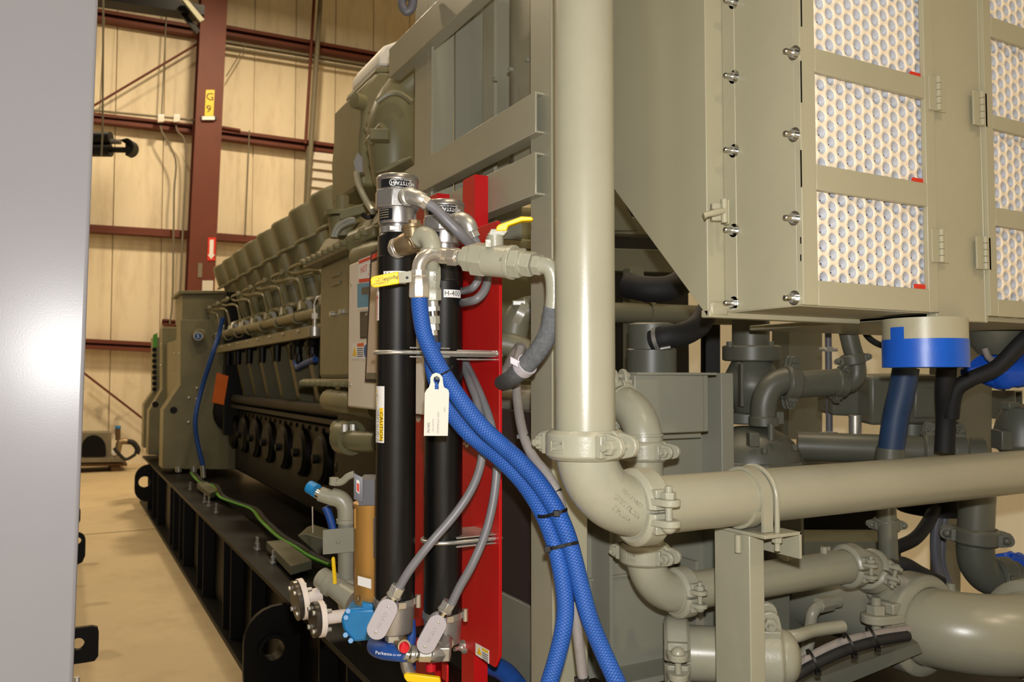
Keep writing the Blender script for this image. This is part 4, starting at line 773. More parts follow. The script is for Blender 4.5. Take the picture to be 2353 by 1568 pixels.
text_cyl(s, 'CAUTION', c1_, .046, vd1-.80, z1(981), .0145, 'ink', -1, vert=True); text_cyl(s, 'VERIFY FLUID IS', c1_, .046, vd1-1.06, z1(978), .0105, 'ink', -1, vert=True); text_cyl(s, 'PRESENT PRIOR TO', c1_, .046, vd1-1.33, z1(978), .0095, 'ink', -1, vert=True)
dm = lambda k: [V((c1_.x+.0456*math.cos(vd1-1.25+a*k), c1_.y+.0456*math.sin(vd1-1.25+a*k), z1(914)+b*k)) for a, b in ((-.45, 0), (0, .022), (.45, 0), (0, -.022))]
P('sign_border', MB().add(dm(1.0), [(0, 1, 2, 3)]), 'ink', s); P('sign_diamond', MB().add([q+V((math.cos(vd1-1), math.sin(vd1-1), 0))*.0006 for q in dm(.8)], [(0, 1, 2, 3)]), 'sign_yellow', s); text_cyl(s, '!', c1_, .0472, vd1-1.12, z1(914), .022)
s = P('tank_label', patch_cyl(c2_, .0447, vd2-.02, vd2+1.02, z2(683), z2(665)), 'white', g2); text_cyl(s, 'H-400', c2_, .0456, vd2+.47, z2(674), .0165, 'ink')
# U bolt clamps
def uclamp(c, z, x1, label, blk):
    r = .0485; g = T('tube_clamp', label, 'U bolt', (c.x, c.y, z), 'galvanised tank clamps')
    pts = [V((x1, c.y-r, z))]+[V((c.x-r*math.sin(i*PI/16), c.y-r*math.cos(i*PI/16), z)) for i in range(17)]+[V((x1, c.y+r, z))]
    P('rod', MB().tube(pts, .0048, 12), 'zinc', g)
    for k in (-1, 1): P('cheek_plate', MB().prism([V((blk[0], c.y-r-.005, z+k*.0085)), V((blk[1], c.y-r-.005, z+k*.0085)), V((blk[1], c.y+.06, z+k*.0085)), V((blk[0]+.03, c.y+.06, z+k*.0085)), V((blk[0]+.012, c.y, z+k*.0085))], (0, 0, k*.003)), 'zinc', g, .0005)
    P('acorn_nut', MB().dome((x1-.006, c.y-r, z), EX, .007, .012, 12), 'zinc', g)
    return g
zc = DP(911, 810, 1.85).z
uclamp(V((*T1, 0)), zc, .90, 'long galvanised clamp round the left tank at mid height', (.675, .772)); uclamp(V((*T2, 0)), zc-.004, .912, 'galvanised clamp round the right tank at mid height', (.796, .898)); uclamp(V((*T2, 0)), DP(1020, 1240, 1.93).z, .912, 'lower galvanised clamp round the right tank', (.796, .898))
# ================================================================== valves and fittings near the tank heads
def DPs(q, k=6): return smooth([DP(*a) for a in q], k)
he = T('hose_elbow', 'bent shiny steel elbow feeding the blue braided hose', 'hose fitting', DP(963, 684, 1.72))
P('bent_tube', MB().tube(DPs(((962, 640, 1.72), (962, 622, 1.72), (966, 603, 1.72), (980, 588, 1.725), (1000, 584, 1.735), (1024, 587, 1.745)), 8), .0148, 24), 'chrome', he)
P('crimp_collar', MB().lathe(DP(963, 685, 1.72), DP(962, 622, 1.72)-DP(963, 685, 1.72), [(0, .0205), (.004, .0225), (.038, .0205), (.046, .0185), (.046, .0165), (.058, .0165), (.058, .012)], 8), 'chrome', he, .0008)
VYv = 1.60
def vp(px): t = (px-1020)/(1270-1020); return DP(px, 588+t*24, 1.742-.118*t)
def seg(kind, a, b, r, m, par, nm, r2=None):
    r *= .94; mb = MB(); (mb.hex(vp(a), vp(b), r, .3) if kind == 'h' else mb.cyl(vp(a), vp(b), r, r2, 28)); return P(nm, mb, m, par, .0012)
seg('c', 1012, 1034, .0185, 'chrome', he, 'collar'); seg('h', 1032, 1052, .0215, 'chrome', he, 'swivel_nut'); seg('c', 1050, 1056, .0165, 'chrome', he, 'thread'); seg('h', 1055, 1066, .0185, 'zinc', he, 'adapter')
bv = T('ball_valve', 'olive painted ball valve with a yellow lever left of the riser pipe', 'valve', vp(1140))
seg('c', 1062, 1074, .021, 'olive_cast', bv, 'thread'); seg('h', 1070, 1084, .031, 'olive_cast', bv, 'end_hex'); seg('c', 1082, 1092, .026, 'olive_cast', bv, 'neck'); seg('h', 1089, 1121, .0385, 'olive_cast', bv, 'body_hex'); seg('c', 1118, 1176, .0355, 'olive_cast', bv, 'body'); seg('c', 1172, 1182, .0375, 'olive_cast', bv, 'body_bead'); seg('h', 1180, 1200, .034, 'olive_cast', bv, 'end_hex'); seg('c', 1198, 1206, .027, 'olive_cast', bv, 'thread'); seg('h', 1204, 1226, .0285, 'olive_cast', bv, 'bushing'); seg('h', 1228, 1246, .023, 'olive_cast', bv, 'reducer')
wt = emboss(text(bv, 'APOLLO', vp(1150)+V((0, -.037, -.002)), EX, EZ, .014, 'olive')); k_ = wt.modifiers.new('wrap', 'SHRINKWRAP'); k_.target = [o for o in bv.children if o.name.startswith('body') and not o.name.startswith('body_')][0]; k_.offset = .0006
P('bonnet', MB().cyl(vp(1138), DP(1137, 543, 1.685), .0175, n=24), 'olive_cast', bv); P('gland', MB().hex(DP(1137, 544, 1.685), DP(1137, 536, 1.685), .015), 'olive_cast', bv, .001); P('stop_lug', MB().obox(DP(1122, 560, 1.665), RT*.006, UP*.008, FW*.006), 'olive_cast', bv, .001)
hl = P('lever', MB().prism([DP(x, y, 1.672) for x, y in ((1121, 541), (1128, 526), (1140, 526), (1168, 530), (1158, 542))], FW*.028), 'olive_cast', bv, .002)
P('lever_grip', MB().prism([DP(x, y, 1.67) for x, y in ((1140, 531), (1140, 522), (1146, 516), (1190, 500), (1198, 497), (1221, 498), (1226, 502), (1224, 507), (1200, 508), (1194, 510), (1168, 519), (1164, 531))], FW*.03), 'yellow', hl, .003)
# elbow from valve into the foam-covered hose
O('swept_tube', MB().tube(DPs(((1240, 609, 1.637), (1256, 612, 1.632), (1267, 622, 1.63), (1273, 645, 1.63), (1274, 680, 1.63), (1271, 712, 1.632)), 6), .0175, 20), 'olive_cast', 'olive swept tube passing behind the riser pipe from the ball valve', 'tube')
O('foam_covered_hose', MB().tube(DPs(((1271, 706, 1.632), (1265, 750, 1.64), (1248, 790, 1.65), (1222, 825, 1.67), (1192, 855, 1.70), (1172, 872, 1.80), (1155, 880, 1.96), (1135, 884, 2.12), (1110, 886, 2.22)), 6), .0195, 22), 'foam_hose', 'curved hose in grey foam sleeve left of the riser pipe', 'hose')
a, b = DP(1206, 842, 1.685), DP(1192, 855, 1.70); O('hose_band', MB().ring(a, b-a, UP, [(-.010, .019), (-.010, .0235), (.010, .0235), (.010, .019)], 0, 2*PI, 24).obox(DP(1186, 834, 1.672), RT*.012+UP*-.006, UP*.007, FW*.006), 'conduit_body', 'pale plastic band on the foam-covered hose', 'clamp', bevel=.001)
O('riser_conduit', MB().tube(DPs(((1196, 800, 1.95), (1186, 850, 1.91), (1190, 930, 1.83), (1203, 1000, 1.74), (1225, 1050, 1.70), (1262, 1098, 1.665), (1285, 1150, 1.645), (1302, 1230, 1.64), (1314, 1330, 1.635), (1321, 1400, 1.635), (1330, 1480, 1.635), (1343, 1590, 1.635)), 7), .0105, 18), 'pale_conduit', 'pale grey conduit running down behind the blue hoses', 'conduit')
for i, (x, y, d, tx, lb) in enumerate(((1206, 1003, 1.738, .35, 'black cable tie high on the pale conduit'), (1277, 1130, 1.652, .5, 'black cable tie on the pale conduit near the elbow'), (1318, 1376, 1.635, .1, 'black cable tie on the pale conduit between the blue hoses'), (1339, 1560, 1.635, .1, 'black cable tie low on the pale conduit'))):
    O('cable_tie', MB().ring(DP(x, y, d), -UP+RT*tx, RT, [(-.003, .0108), (-.003, .0128), (.003, .0128), (.003, .0108)], 0, 2*PI, 20).obox(DP(x, y, d)-RT*.013-FW*.004, RT*.004, UP*.004, FW*.004), 'black', lb, 'cable tie', 'cable ties')
# bronze check valve and olive elbow
cv = T('check_valve', 'bronze check valve on the left tank with a hex cap', 'valve', DP(945, 560, 1.76)); a, b = DP(905, 574, 1.835), DP(975, 543, 1.755); d = b-a
P('tank_nipple', MB().cyl(a, a+d*.28, .017, n=24), 'chrome', cv); P('union_nut', MB().lathe(a, d, [(.008, .018), (.008, .0235), (.022, .0245), (.022, .019)], 8), 'chrome', cv, .001); P('valve_body', MB().lathe(a, d, [(.028, .018), (.03, .0225), (.05, .0255), (.075, .0255), (.085, .022)], 24), 'brass', cv, .001); P('end_nut', MB().hex(a+d*.62, a+d*.82, .0245), 'brass', cv, .001)
P('bonnet', MB().lathe(DP(950, 545, 1.765), UP-RT*.1, [(0, .0195), (.018, .0195), (.02, .0225), (.026, .0225), (.027, .0195)], 24), 'brass', cv); P('cap_hex', MB().hex(DP(952, 520, 1.765), DP(953, 506, 1.765), .0135), 'brass', cv, .001)
oe = T('street_elbow', 'glossy olive street elbow beside the bronze check valve', 'pipe elbow', DP(985, 575, 1.74)); P('bend', MB().tube(DPs(((960, 548, 1.765), (972, 542, 1.755), (985, 548, 1.745), (992, 565, 1.74), (990, 585, 1.74)), 6), .0205, 24), 'olive_cast', oe); P('rim', MB().lathe(DP(990, 572, 1.74), -UP, [(0, .0205), (.002, .0235), (.012, .0235), (.013, .02)], 24), 'olive_cast', oe)
lv_ = T('drain_valve', 'olive valve body with yellow lever between the two tanks', 'valve', DP(994, 690, 1.78)); P('upper_nipple', MB().cyl(DP(991, 580, 1.745), DP(993, 615, 1.77), .015, n=20), 'olive_cast', lv_); P('body', MB().lathe(DP(994, 606, 1.775), DP(994, 690, 1.785)-DP(994, 606, 1.775), [(0, .014), (.008, .0185), (.03, .019), (.05, .0165), (.056, .0205), (.078, .0205), (.08, .014)], 8), 'olive_cast', lv_, .001)
for k, (y0, y1, r, m, n) in enumerate(((690, 706, .0125, 'zinc', 20), (705, 716, .0155, 'zinc', 6), (716, 728, .0105, 'bright_thread', 16), (727, 745, .0155, 'olive_cast', 6), (745, 760, .014, 'zinc', 6), (760, 772, .011, 'chrome', 16), (772, 800, .0125, 'steel_braid', 16))): P('fitting', MB().cyl(DP(994, y0, 1.785), DP(995, y1, 1.785), r, n=n), m, lv_, .0006)
emboss(text(lv_, 'GIESS', DP(1001, 628, 1.753), -UP, RT, .013, 'olive_cast'), .0014)
lev = P('lever', MB().prism([DP(x, y, 1.70) for x, y in ((913, 627), (930, 625), (945, 622), (946, 648), (935, 650), (917, 651))], FW*.004), 'olive', lv_, .0006)
P('lever_hole', MB().lathe(DP(935.5, 638.5, 1.6995), -FW, [(0, .003), (.0004, .003), (.0004, 0)], 16), 'ink', lev)
gp = P('lever_grip', MB().prism([DP(x, y, 1.698) for x, y in ((915, 624), (917, 652), (862, 661), (856, 660), (852, 655), (851, 643), (853, 638), (858, 635))], FW*.009), 'yellow', lv_, .002)
lu = (DP(855, 649, 1.69)-DP(915, 638, 1.69)).normalized(); lw = FW.cross(lu).normalized()
if lw.z > 0: lw = -lw
for s_, x, y, z_ in (('Apollo', 899, 640, .0115), ('CONBRACO', 874, 651, .0058), ('IND. INC.', 874, 645, .0055), ('U.S.A.', 874, 639.5, .005)): text(gp, s_, DP(x, y, 1.6975), lu, lw, z_, 'ink')
# liquid-tight conduits
def conduit(path, r, label, m='conduit_grey', nm='flexible_conduit'): return O(nm, MB().tube(DPs(path, 8), r, 18), m, label, 'conduit', 'grey flexible conduits', sharp=60)
hf = T('conduit_connector', 'zinc elbow connector on the left tank head', 'connector', DP(950, 455, 1.80)); P('elbow_body', MB().tube(DPs(((932, 452, 1.835), (948, 452, 1.81), (962, 456, 1.80), (973, 461, 1.80)), 5), [.0195]*6+[.0165]*10, 20), 'zinc', hf); P('thread_ring', MB().lathe(DP(936, 453, 1.825), -FW+RT*.6, [(0, .021), (.006, .021), (.006, .0185), (.01, .021), (.015, .021), (.015, .018)], 20), 'zinc', hf); P('gland_nut', MB().hex(DP(966, 459, 1.80), DP(984, 471, 1.80), .0165), 'zinc', hf, .001)
conduit(((978, 466, 1.80), (1000, 480, 1.80), (1030, 510, 1.80), (1060, 540, 1.81), (1090, 572, 1.86)), .0115, 'grey conduit sloping down from the left tank head')
hf = T('conduit_connector', 'zinc elbow connector on the right tank head', 'connector', DP(1068, 520, 1.87)); P('elbow_body', MB().tube(DPs(((1045, 508, 1.91), (1060, 505, 1.88), (1075, 515, 1.87), (1082, 532, 1.87)), 5), .018, 20), 'zinc', hf); P('gland_nut', MB().hex(DP(1080, 528, 1.87), DP(1090, 548, 1.87), .0165), 'zinc', hf, .001)
conduit(((1086, 540, 1.87), (1098, 565, 1.88), (1112, 600, 1.90), (1120, 640, 1.90), (1112, 670, 1.88), (1094, 688, 1.87), (1074, 694, 1.90), (1058, 697, 1.96), (1040, 698, 2.0)), .010, 'grey conduit looping in front of the red plate, outer loop')
conduit(((1100, 625, 1.89), (1098, 645, 1.88), (1087, 661, 1.88), (1074, 667, 1.91), (1058, 670, 1.96), (1040, 672, 2.0)), .009, 'grey conduit looping in front of the red plate, inner loop')
conduit(((1045, 815, 2.05), (1066, 845, 2.0), (1082, 885, 1.93), (1098, 930, 1.88), (1108, 1000, 1.83), (1106, 1060, 1.81), (1086, 1120, 1.79), (1046, 1182, 1.77), (988, 1250, 1.75), (942, 1310, 1.745), (918, 1350, 1.745)), .0093, 'grey conduit curving down to the left conduit box')
conduit(((1050, 800, 2.05), (1075, 845, 2.0), (1103, 905, 1.92), (1127, 970, 1.87), (1140, 1040, 1.84), (1141, 1090, 1.83), (1132, 1160, 1.82), (1114, 1230, 1.81), (1084, 1300, 1.80), (1056, 1350, 1.80), (1038, 1388, 1.80)), .0096, 'grey conduit curving down to the right conduit box')
def conduit_box(p0, p1, hw, d, hub, nut, label):
    a, b = DP(*p0, d), DP(*p1, d); g = T('conduit_box', label, 'conduit box', b, 'grey oval conduit boxes'); u = (b-a).normalized(); v = FW.cross(u).normalized(); h = hw*d/FPX
    out = [a+v*h*math.cos(i*PI/10)-u*h*math.sin(i*PI/10) for i in range(11)]+[b-v*h*math.cos(i*PI/10)+u*h*math.sin(i*PI/10) for i in range(11)]
    c = (a+b)/2; P('box_body', MB().prism([c+(q-c)*1.0 for q in out], FW*.03), 'conduit_body', g, .003); cvp = P('cover', MB().prism([c+(q-c)*1.03-FW*.003 for q in out], FW*.004), 'conduit_body', g, .001)
    P('hub', MB().cyl(a+FW*.012, DP(*hub, d+.012), .0165, .0135, 22), 'conduit_body', g)
    n0, n1 = DP(*nut[0], d+.01), DP(*nut[1], d+.01); P('thread', MB().cyl(DP(*hub, d+.01), n0, .0125, n=18), 'bright_thread', g); P('gland_nut', MB().hex(n0, n1, .0165), 'zinc', g, .001); P('nut_flange', MB().cyl(n0-(n1-n0)*.18, n0, .0165, n=20), 'zinc', g)
    for q, k in ((a, .35), (b, .35)): P('screw', MB().dome(q-FW*.0032-(u*h*.3 if q is a else -u*h*.3), -FW, .0034, .0015, 12), 'zinc', cvp)
    emboss(text(cvp, 'EATON', c-FW*.0032, u, v if u.cross(v).dot(FW) < 0 else -v, .011, 'conduit_body'), .001)
    return g
conduit_box((890, 1401), (867, 1446), 23, 1.735, (900, 1380), ((906, 1368), (916, 1348)), 'left oval grey conduit box in front of the tank foot')
conduit_box((1004, 1436), (980, 1480), 21.5, 1.79, (1016, 1413), ((1023, 1402), (1033, 1384)), 'right oval grey conduit box in front of the tank foot')
# ================================================================== blue braided hoses
hA = [(963, 680, 1.72), (966, 720, 1.72), (977, 775, 1.72), (1007, 840, 1.71), (1053, 912, 1.70), (1105, 978, 1.70), (1152, 1022, 1.70), (1194, 1060, 1.675), (1240, 1112, 1.645), (1277, 1170, 1.62), (1303, 1230, 1.605), (1320, 1290, 1.60), (1335, 1350, 1.595), (1354, 1420, 1.59), (1382, 1490, 1.59), (1418, 1570, 1.58), (1450, 1640, 1.58)]
hB = [(996, 786, 1.79), (993, 835, 1.79), (1003, 880, 1.78), (1028, 935, 1.77), (1066, 985, 1.75), (1105, 1020, 1.745), (1150, 1056, 1.715), (1198, 1105, 1.685), (1236, 1160, 1.65), (1262, 1215, 1.625), (1280, 1270, 1.61), (1294, 1340, 1.60), (1299, 1400, 1.595), (1294, 1450, 1.59), (1280, 1510, 1.59), (1262, 1570, 1.59), (1240, 1640, 1.59)]
O('braided_hose', MB().tube(DPs(hA, 8), .0175, 26), 'blue_braid', 'blue braided hose hanging from the shiny elbow, right one at the bottom', 'hose', 'blue braided hoses', sharp=60)
O('braided_hose', MB().tube(DPs(hB, 8), .0172, 26), 'blue_braid', 'blue braided hose behind the paper tag, left one at the bottom', 'hose', 'blue braided hoses', sharp=60)
def tie_loop(pts, w_, label, knob):     # flat tie lying over both hoses
    q = DPs(pts, 8); m = MB(); vs = []
    for p in q: vs += [p+UP*w_/2, p-UP*w_/2, p-UP*w_/2+FW*.0016, p+UP*w_/2+FW*.0016]
    n = len(q); m.add(vs, [(i*4+j, i*4+(j+1) % 4, i*4+4+(j+1) % 4, i*4+4+j) for i in range(n-1) for j in range(4)]+[(0, 1, 2, 3), (4*n-4, 4*n-3, 4*n-2, 4*n-1)]); g = T('cable_tie', label, 'cable tie', DP(*knob), 'cable ties'); P('strap', m, 'black', g); P('lock_head', MB().obox(DP(*knob), RT*.006, UP*.0055, FW*.005), 'black', g, .001); return g
tie_loop(((1235, 1187, 1.625), (1244, 1188, 1.608), (1256, 1186, 1.597), (1270, 1182, 1.588), (1280, 1179, 1.585), (1294, 1175, 1.586), (1304, 1171, 1.602)), .006, 'upper black cable tie round the two blue hoses', (1279, 1180, 1.583))
tie_loop(((1254, 1262, 1.60), (1264, 1261, 1.582), (1280, 1258, 1.576), (1296, 1254, 1.574), (1314, 1250, 1.572), (1329, 1247, 1.588)), .006, 'lower black cable tie round the two blue hoses', (1258, 1262, 1.582))
O('tag_tie', MB().tube(DPs(((1041, 841, 1.69), (1034, 850, 1.68), (1020, 858, 1.68), (1004, 866, 1.68)), 6), .0017, 8).obox(DP(1005, 868, 1.679), RT*.004, UP*.004, FW*.003), 'black', 'thin black tie holding the paper tag to the blue hose', 'cable tie', 'cable ties')
tg = T('paper_tag', 'white paper part tag hanging from the blue braided hose', 'tag', DP(1003, 1003, 1.67)); D_ = 1.67
outl = [(974, 996), (976, 904), (980, 896), (986, 890), (989, 880), (989, 868), (994, 860), (1002, 857), (1011, 860), (1017, 868), (1018, 880), (1020, 890), (1030, 896), (1032, 904), (1029, 996), (1028, 1002), (975, 1002)]
def keyhole():   # outline with the slot cut in from a bridge
    slot = [(999, 895), (999, 882), (996, 876), (997, 868), (1003, 864), (1010, 868), (1011, 876), (1008, 882), (1008, 895)]
    return slot
D2 = lambda q, d=D_: [DP(x, y, d) for x, y in q]
left = [(974, 1002), (976, 904), (980, 896), (986, 890), (989, 880), (989, 868), (994, 860), (1002, 857), (1003, 864), (997, 868), (996, 876), (999, 882), (999, 895), (1003.5, 895), (1002, 1002)]
right = [(1002, 1002), (1003.5, 895), (1008, 895), (1008, 882), (1011, 876), (1010, 868), (1003, 864), (1002, 857), (1011, 860), (1017, 868), (1018, 880), (1020, 890), (1030, 896), (1032, 904), (1029, 1002)]
P('card', MB().prism(D2(left), FW*.0008).prism(D2(right), FW*.0008), 'paper', tg)
text(tg, 'P61002', DP(985, 983, D_-.001), UP+RT*.02, -RT, .0068, 'ink'); text(tg, '04CC0373NP1', DP(995.5, 977, D_-.001), UP+RT*.02, -RT, .0042, 'ink_faint'); text(tg, 'HYDRAULIC ASSY', DP(1007, 971, D_-.001), UP+RT*.02, -RT, .0056, 'ink_faint'); text(tg, '60271', DP(1022, 941, D_-.001), UP+RT*.02, -RT, .0044, 'ink_faint')
# ================================================================== bottom fittings
bt = T('sampling_valve', 'small brass drain tee with a red cap under the left tank', 'valve', DP(915, 1500, 1.83)); P('tee_body', MB().lathe(DP(916, 1462, 1.85), -UP, [(0, .015), (.006, .0195), (.026, .0195), (.034, .015), (.04, .013)], 20), 'brass', bt, .001); P('outlet', MB().cyl(DP(916, 1485, 1.85), DP(929, 1486, 1.795), .014, n=20), 'brass', bt); P('red_cap', MB().lathe(DP(928, 1486, 1.80), -FW+RT*.25, [(0, .0115), (.012, .0115), (.016, .009), (.017, 0)], 20), 'red_plastic', bt)
ft = T('tank_crossover', 'shiny hydraulic fittings linking the tank feet', 'fitting', DP(975, 1505, 1.82))
for k, (x0, x1, r, m, n) in enumerate(((926, 934, .013, 'zinc', 20), (933, 942, .0175, 'bright_thread', 20), (942, 950, .019, 'zinc', 20), (950, 958, .0165, 'bright_thread', 20), (958, 964, .012, 'zinc', 16), (963, 990, .0175, 'zinc', 6), (989, 998, .015, 'zinc', 20))): P('fitting', MB().cyl(DP(x0, 1503, 1.82), DP(x1, 1504, 1.825), r, n=n), m, ft, .0006)
P('cast_elbow', MB().tube(DPs(((996, 1504, 1.83), (1012, 1502, 1.84), (1020, 1490, 1.86), (1021, 1474, 1.88)), 6), .0185, 8), 'cast_alu', ft, .001); P('elbow_block', MB().obox(DP(1016, 1499, 1.845), RT*.019, UP*.016, FW*.018), 'cast_alu', ft, .003); P('top_thread', MB().cyl(DP(1021, 1480, 1.88), DP(1021, 1466, 1.90), .021, n=24), 'bright_thread', ft)
O('return_hose', MB().tube(DPs(((928, 1502, 1.82), (905, 1500, 1.83), (878, 1496, 1.85), (862, 1488, 1.90), (866, 1475, 1.97), (888, 1466, 2.0), (915, 1462, 2.0)), 8), .0185, 20), 'blue_hose_plain', 'short plain blue hose curling under the left tank', 'hose')
text(bpy.data.objects['return_hose'], 'Parker', DP(877, 1502, 1.812), RT-UP*.12, UP, .0105, 'ink_white'); text(bpy.data.objects['return_hose'], '206-16 WP', DP(906, 1506, 1.803), RT-UP*.08, UP, .0065, 'ink_white')
O('feed_hose', MB().tube(DPs(((944, 1425, 1.98), (946, 1460, 1.97), (944, 1500, 1.97), (950, 1640, 1.97), (960, 1760, 1.97)), 5), .011, 16), 'blue_hose_plain', 'thin blue hose standing behind the tank foot', 'hose')
O('return_elbow', MB().tube(DPs(((932, 1515, 1.84), (936, 1535, 1.84), (946, 1556, 1.84), (962, 1585, 1.84)), 6), .0135, 18), 'cast_alu', 'grey elbow tube dropping below the red-capped valve', 'tube')
lw_ = T('lower_valve', 'valve with a yellow lever cut off by the bottom edge', 'valve', DP(965, 1600, 1.82)); P('lever_grip', MB().prism([DP(x, y, 1.80) for x, y in ((927, 1552), (933, 1549), (1010, 1559), (1014, 1575), (935, 1568), (929, 1560))], FW*.012), 'yellow', lw_, .002); P('valve_body', MB().cyl(DP(962, 1585, 1.84), DP(975, 1640, 1.84), .02, n=20), 'cast_alu', lw_)
O('red_pipe_cap', MB().lathe(DP(990, 1512, 1.93), -UP, [(0, .012), (.03, .012), (.032, .006)], 14), 'red_plastic', 'small red plastic cap under the tank fittings', 'cap')
# ================================================================== pump group behind the left tank
pg = T('circulation_pump', 'blue pump with gold motor and grey terminal box behind the left tank', 'pump', DP(830, 1480, 2.15)); pd = 2.14
P('motor', MB().lathe(DP(853, 1392, pd), UP, [(0, .040), (.006, .0435), (.255, .0435), (.262, .046), (.268, .046), (.27, .03)], 36), 'gold', pg); P('motor_collar', MB().lathe(DP(853, 1396, pd), UP, [(-.006, .05), (.004, .05), (.004, .04)], 28), 'pump_blue', pg)
tbx = P('terminal_box', MB().prism([DP(x, y, pd-.07) for x, y in ((812, 1088), (832, 1098), (832, 1156), (812, 1148))], (RT+FW*.25)*.003).obox(DP(868, 1126, pd-.02), RT*.042-FW*0, UP*.033, FW*.04), 'slate', pg, .002)
P('motor_label', MB().prism([DP(x, y, pd-.073) for x, y in ((819, 1102), (826, 1106), (826, 1136), (819, 1130))], FW*.001), 'white', tbx); P('label_print', MB().prism([DP(x, y, pd-.0735) for x, y in ((820, 1110), (825, 1113), (825, 1133), (820, 1128))], FW*.001), 'sign_red', tbx)
P('motor_sticker', MB().prism([DP(x, y, pd-.05) for x, y in ((822, 1324), (853, 1332), (853, 1354), (822, 1345))], FW*.0008), 'white', pg); P('capacitor_cover', MB().obox(DP(868, 1230, pd-.06), RT*.006, UP*.05, FW*.03), 'slate', pg, .003); P('tie_rod', MB().tube([DP(816, 1170, pd-.04), DP(816, 1215, pd-.04)], .003, 8), 'gold', pg)
P('pump_casing', MB().prism([DP(x, y, pd-.06) for x, y in ((793, 1404), (812, 1400), (868, 1398), (872, 1440), (866, 1472), (812, 1478), (788, 1450), (782, 1425))], FW*.09), 'pump_blue', pg, .008); P('pump_flange', MB().prism([DP(x, y, pd-.055) for x, y in ((830, 1385), (870, 1392), (870, 1404), (832, 1402))], FW*.08), 'pump_blue', pg, .003)
for x, y in ((800, 1405), (806, 1473), (794, 1460), (795, 1420)): P('casing_bolt', MB().hex(DP(x, y, pd-.07), DP(x, y, pd-.045), .0075), 'pump_blue', pg, .001)
P('mounting_foot', box(DP(830, 1486, 2.15), DP(830, 1479, 2.15)+V((.34, .07, 0))), 'skid_black', pg); P('drain_cock', MB().cyl(DP(823, 1370, pd-.06), DP(823, 1380, pd-.06), .006, n=10), 'brass', pg)
def flange(c, stub, r, label):
    g = T('pipe_flange', label, 'flange', c, 'white blanked flanges'); d = (stub-c).normalized()
    P('blank_plate', MB().lathe(c, d, [(-.011, 0), (-.011, r*.97), (0, r*.97), (0, 0)], 36), 'dark_steel', g, .001); P('gasket', MB().lathe(c, d, [(0, r*.9), (.003, r*.9)], 28), 'black', g); P('flange_ring', MB().lathe(c, d, [(.003, 0), (.003, r), (.018, r), (.018, r*.35)], 36), 'white_tape', g, .0015); P('stub_pipe', MB().cyl(c+d*.015, stub, r*.36, n=24), 'white_tape', g); P('stub_seal', MB().cyl(stub, stub+d*.006, r*.4, n=24), 'black', g)
    u, v = perp(d)
    for i in range(4): q = c+(u*math.cos(PI/4+i*PI/2)+v*math.sin(PI/4+i*PI/2))*r*.72; b = P('bolt', MB().hex(q-d*.018, q-d*.011, .0065), 'zinc', g, .001); P('bolt_tail', MB().cyl(q+d*.018, q+d*.032, .0055, n=10).hex(q+d*.018, q+d*.025, .0065), 'zinc', b)
a = DP(686, 1379, 2.28); flange(a, a+V((.062, .0, .008)), .056, 'upper left of the two white blanked flanges'); a = DP(728, 1424, 2.18); flange(a, a+V((.085, .0, .0)), .047, 'lower right of the two white blanked flanges')
vg = T('fill_pipe_valve', 'olive pipe and valve with blue cap behind the gold motor', 'pipe valve', DP(795, 1380, 2.3)); v_ = 2.30
P('blue_cap', MB().lathe(DP(709, 1118, v_), DP(735, 1133, v_-.02)-DP(709, 1118, v_), [(0, .014), (.003, .018), (.03, .019), (.03, .014)], 24), 'pump_blue', vg); P('thread', MB().cyl(DP(722, 1128, v_), DP(740, 1138, v_), .0165, n=20), 'bright_thread', vg); P('valve_body', MB().tube(DPs(((735, 1135, v_), (755, 1142, v_), (775, 1148, v_)), 3), .021, 20), 'olive_cast', vg)
P('bend', MB().tube(DPs(((762, 1142, v_), (782, 1148, v_), (794, 1165, v_), (796, 1195, v_)), 6), .0245, 24), 'olive_cast', vg); P('bend_rim', MB().lathe(DP(796, 1192, v_), -UP, [(0, .0245), (.001, .028), (.012, .028), (.013, .024)], 24), 'olive_cast', vg); P('upright_pipe', MB().cyl(DP(796, 1200, v_), DP(796, 1340, v_), .0235, n=28), 'olive_grey', vg)
P('stem_nut', MB().hex(DP(767, 1115, v_), DP(768, 1098, v_), .014), 'olive_cast', vg, .001); P('lever_arm', MB().tube(DPs(((768, 1110, v_), (785, 1108, v_), (800, 1096, v_), (815, 1090, v_)), 5), .010, 12), 'olive_cast', vg)
P('identity_plate', MB().prism([DP(x, y, v_-.04) for x, y in ((742, 1219), (819, 1212), (819, 1268), (742, 1275))], FW*.003), 'olive_grey', vg); P('plate_rivet', MB().dome(DP(777, 1246, v_-.0405), -FW, .006, .004, 12), 'olive_grey', vg); P('mount_rod', MB().cyl(DP(718, 1165, v_), DP(719, 1225, v_), .002, n=6), 'zinc', vg)
P('side_valve', MB().lathe(DP(735, 1325, v_), DP(820, 1385, v_-.06)-DP(735, 1325, v_), [(0, .024), (.004, .029), (.03, .030), (.034, .034), (.05, .034), (.054, .028), (.085, .03), (.13, .036)], 24), 'olive_cast', vg); P('lever_grip', MB().prism([DP(x, y, v_-.05) for x, y in ((761, 1284), (765, 1280), (769, 1284), (775, 1355), (769, 1358), (765, 1350))], FW*.008), 'yellow', vg, .002); P('lever_arm', MB().tube([DP(770, 1352, v_-.045), DP(790, 1385, v_-.05)], .006, 8), 'zinc', vg); P('tee_body', MB().cyl(DP(797, 1335, v_), DP(812, 1395, v_), .036, .04, 24), 'olive_cast', vg); P('tee_collar', MB().lathe(DP(797, 1332, v_), -UP, [(-.006, .024), (-.004, .03), (.012, .031)], 24), 'olive_cast', vg)
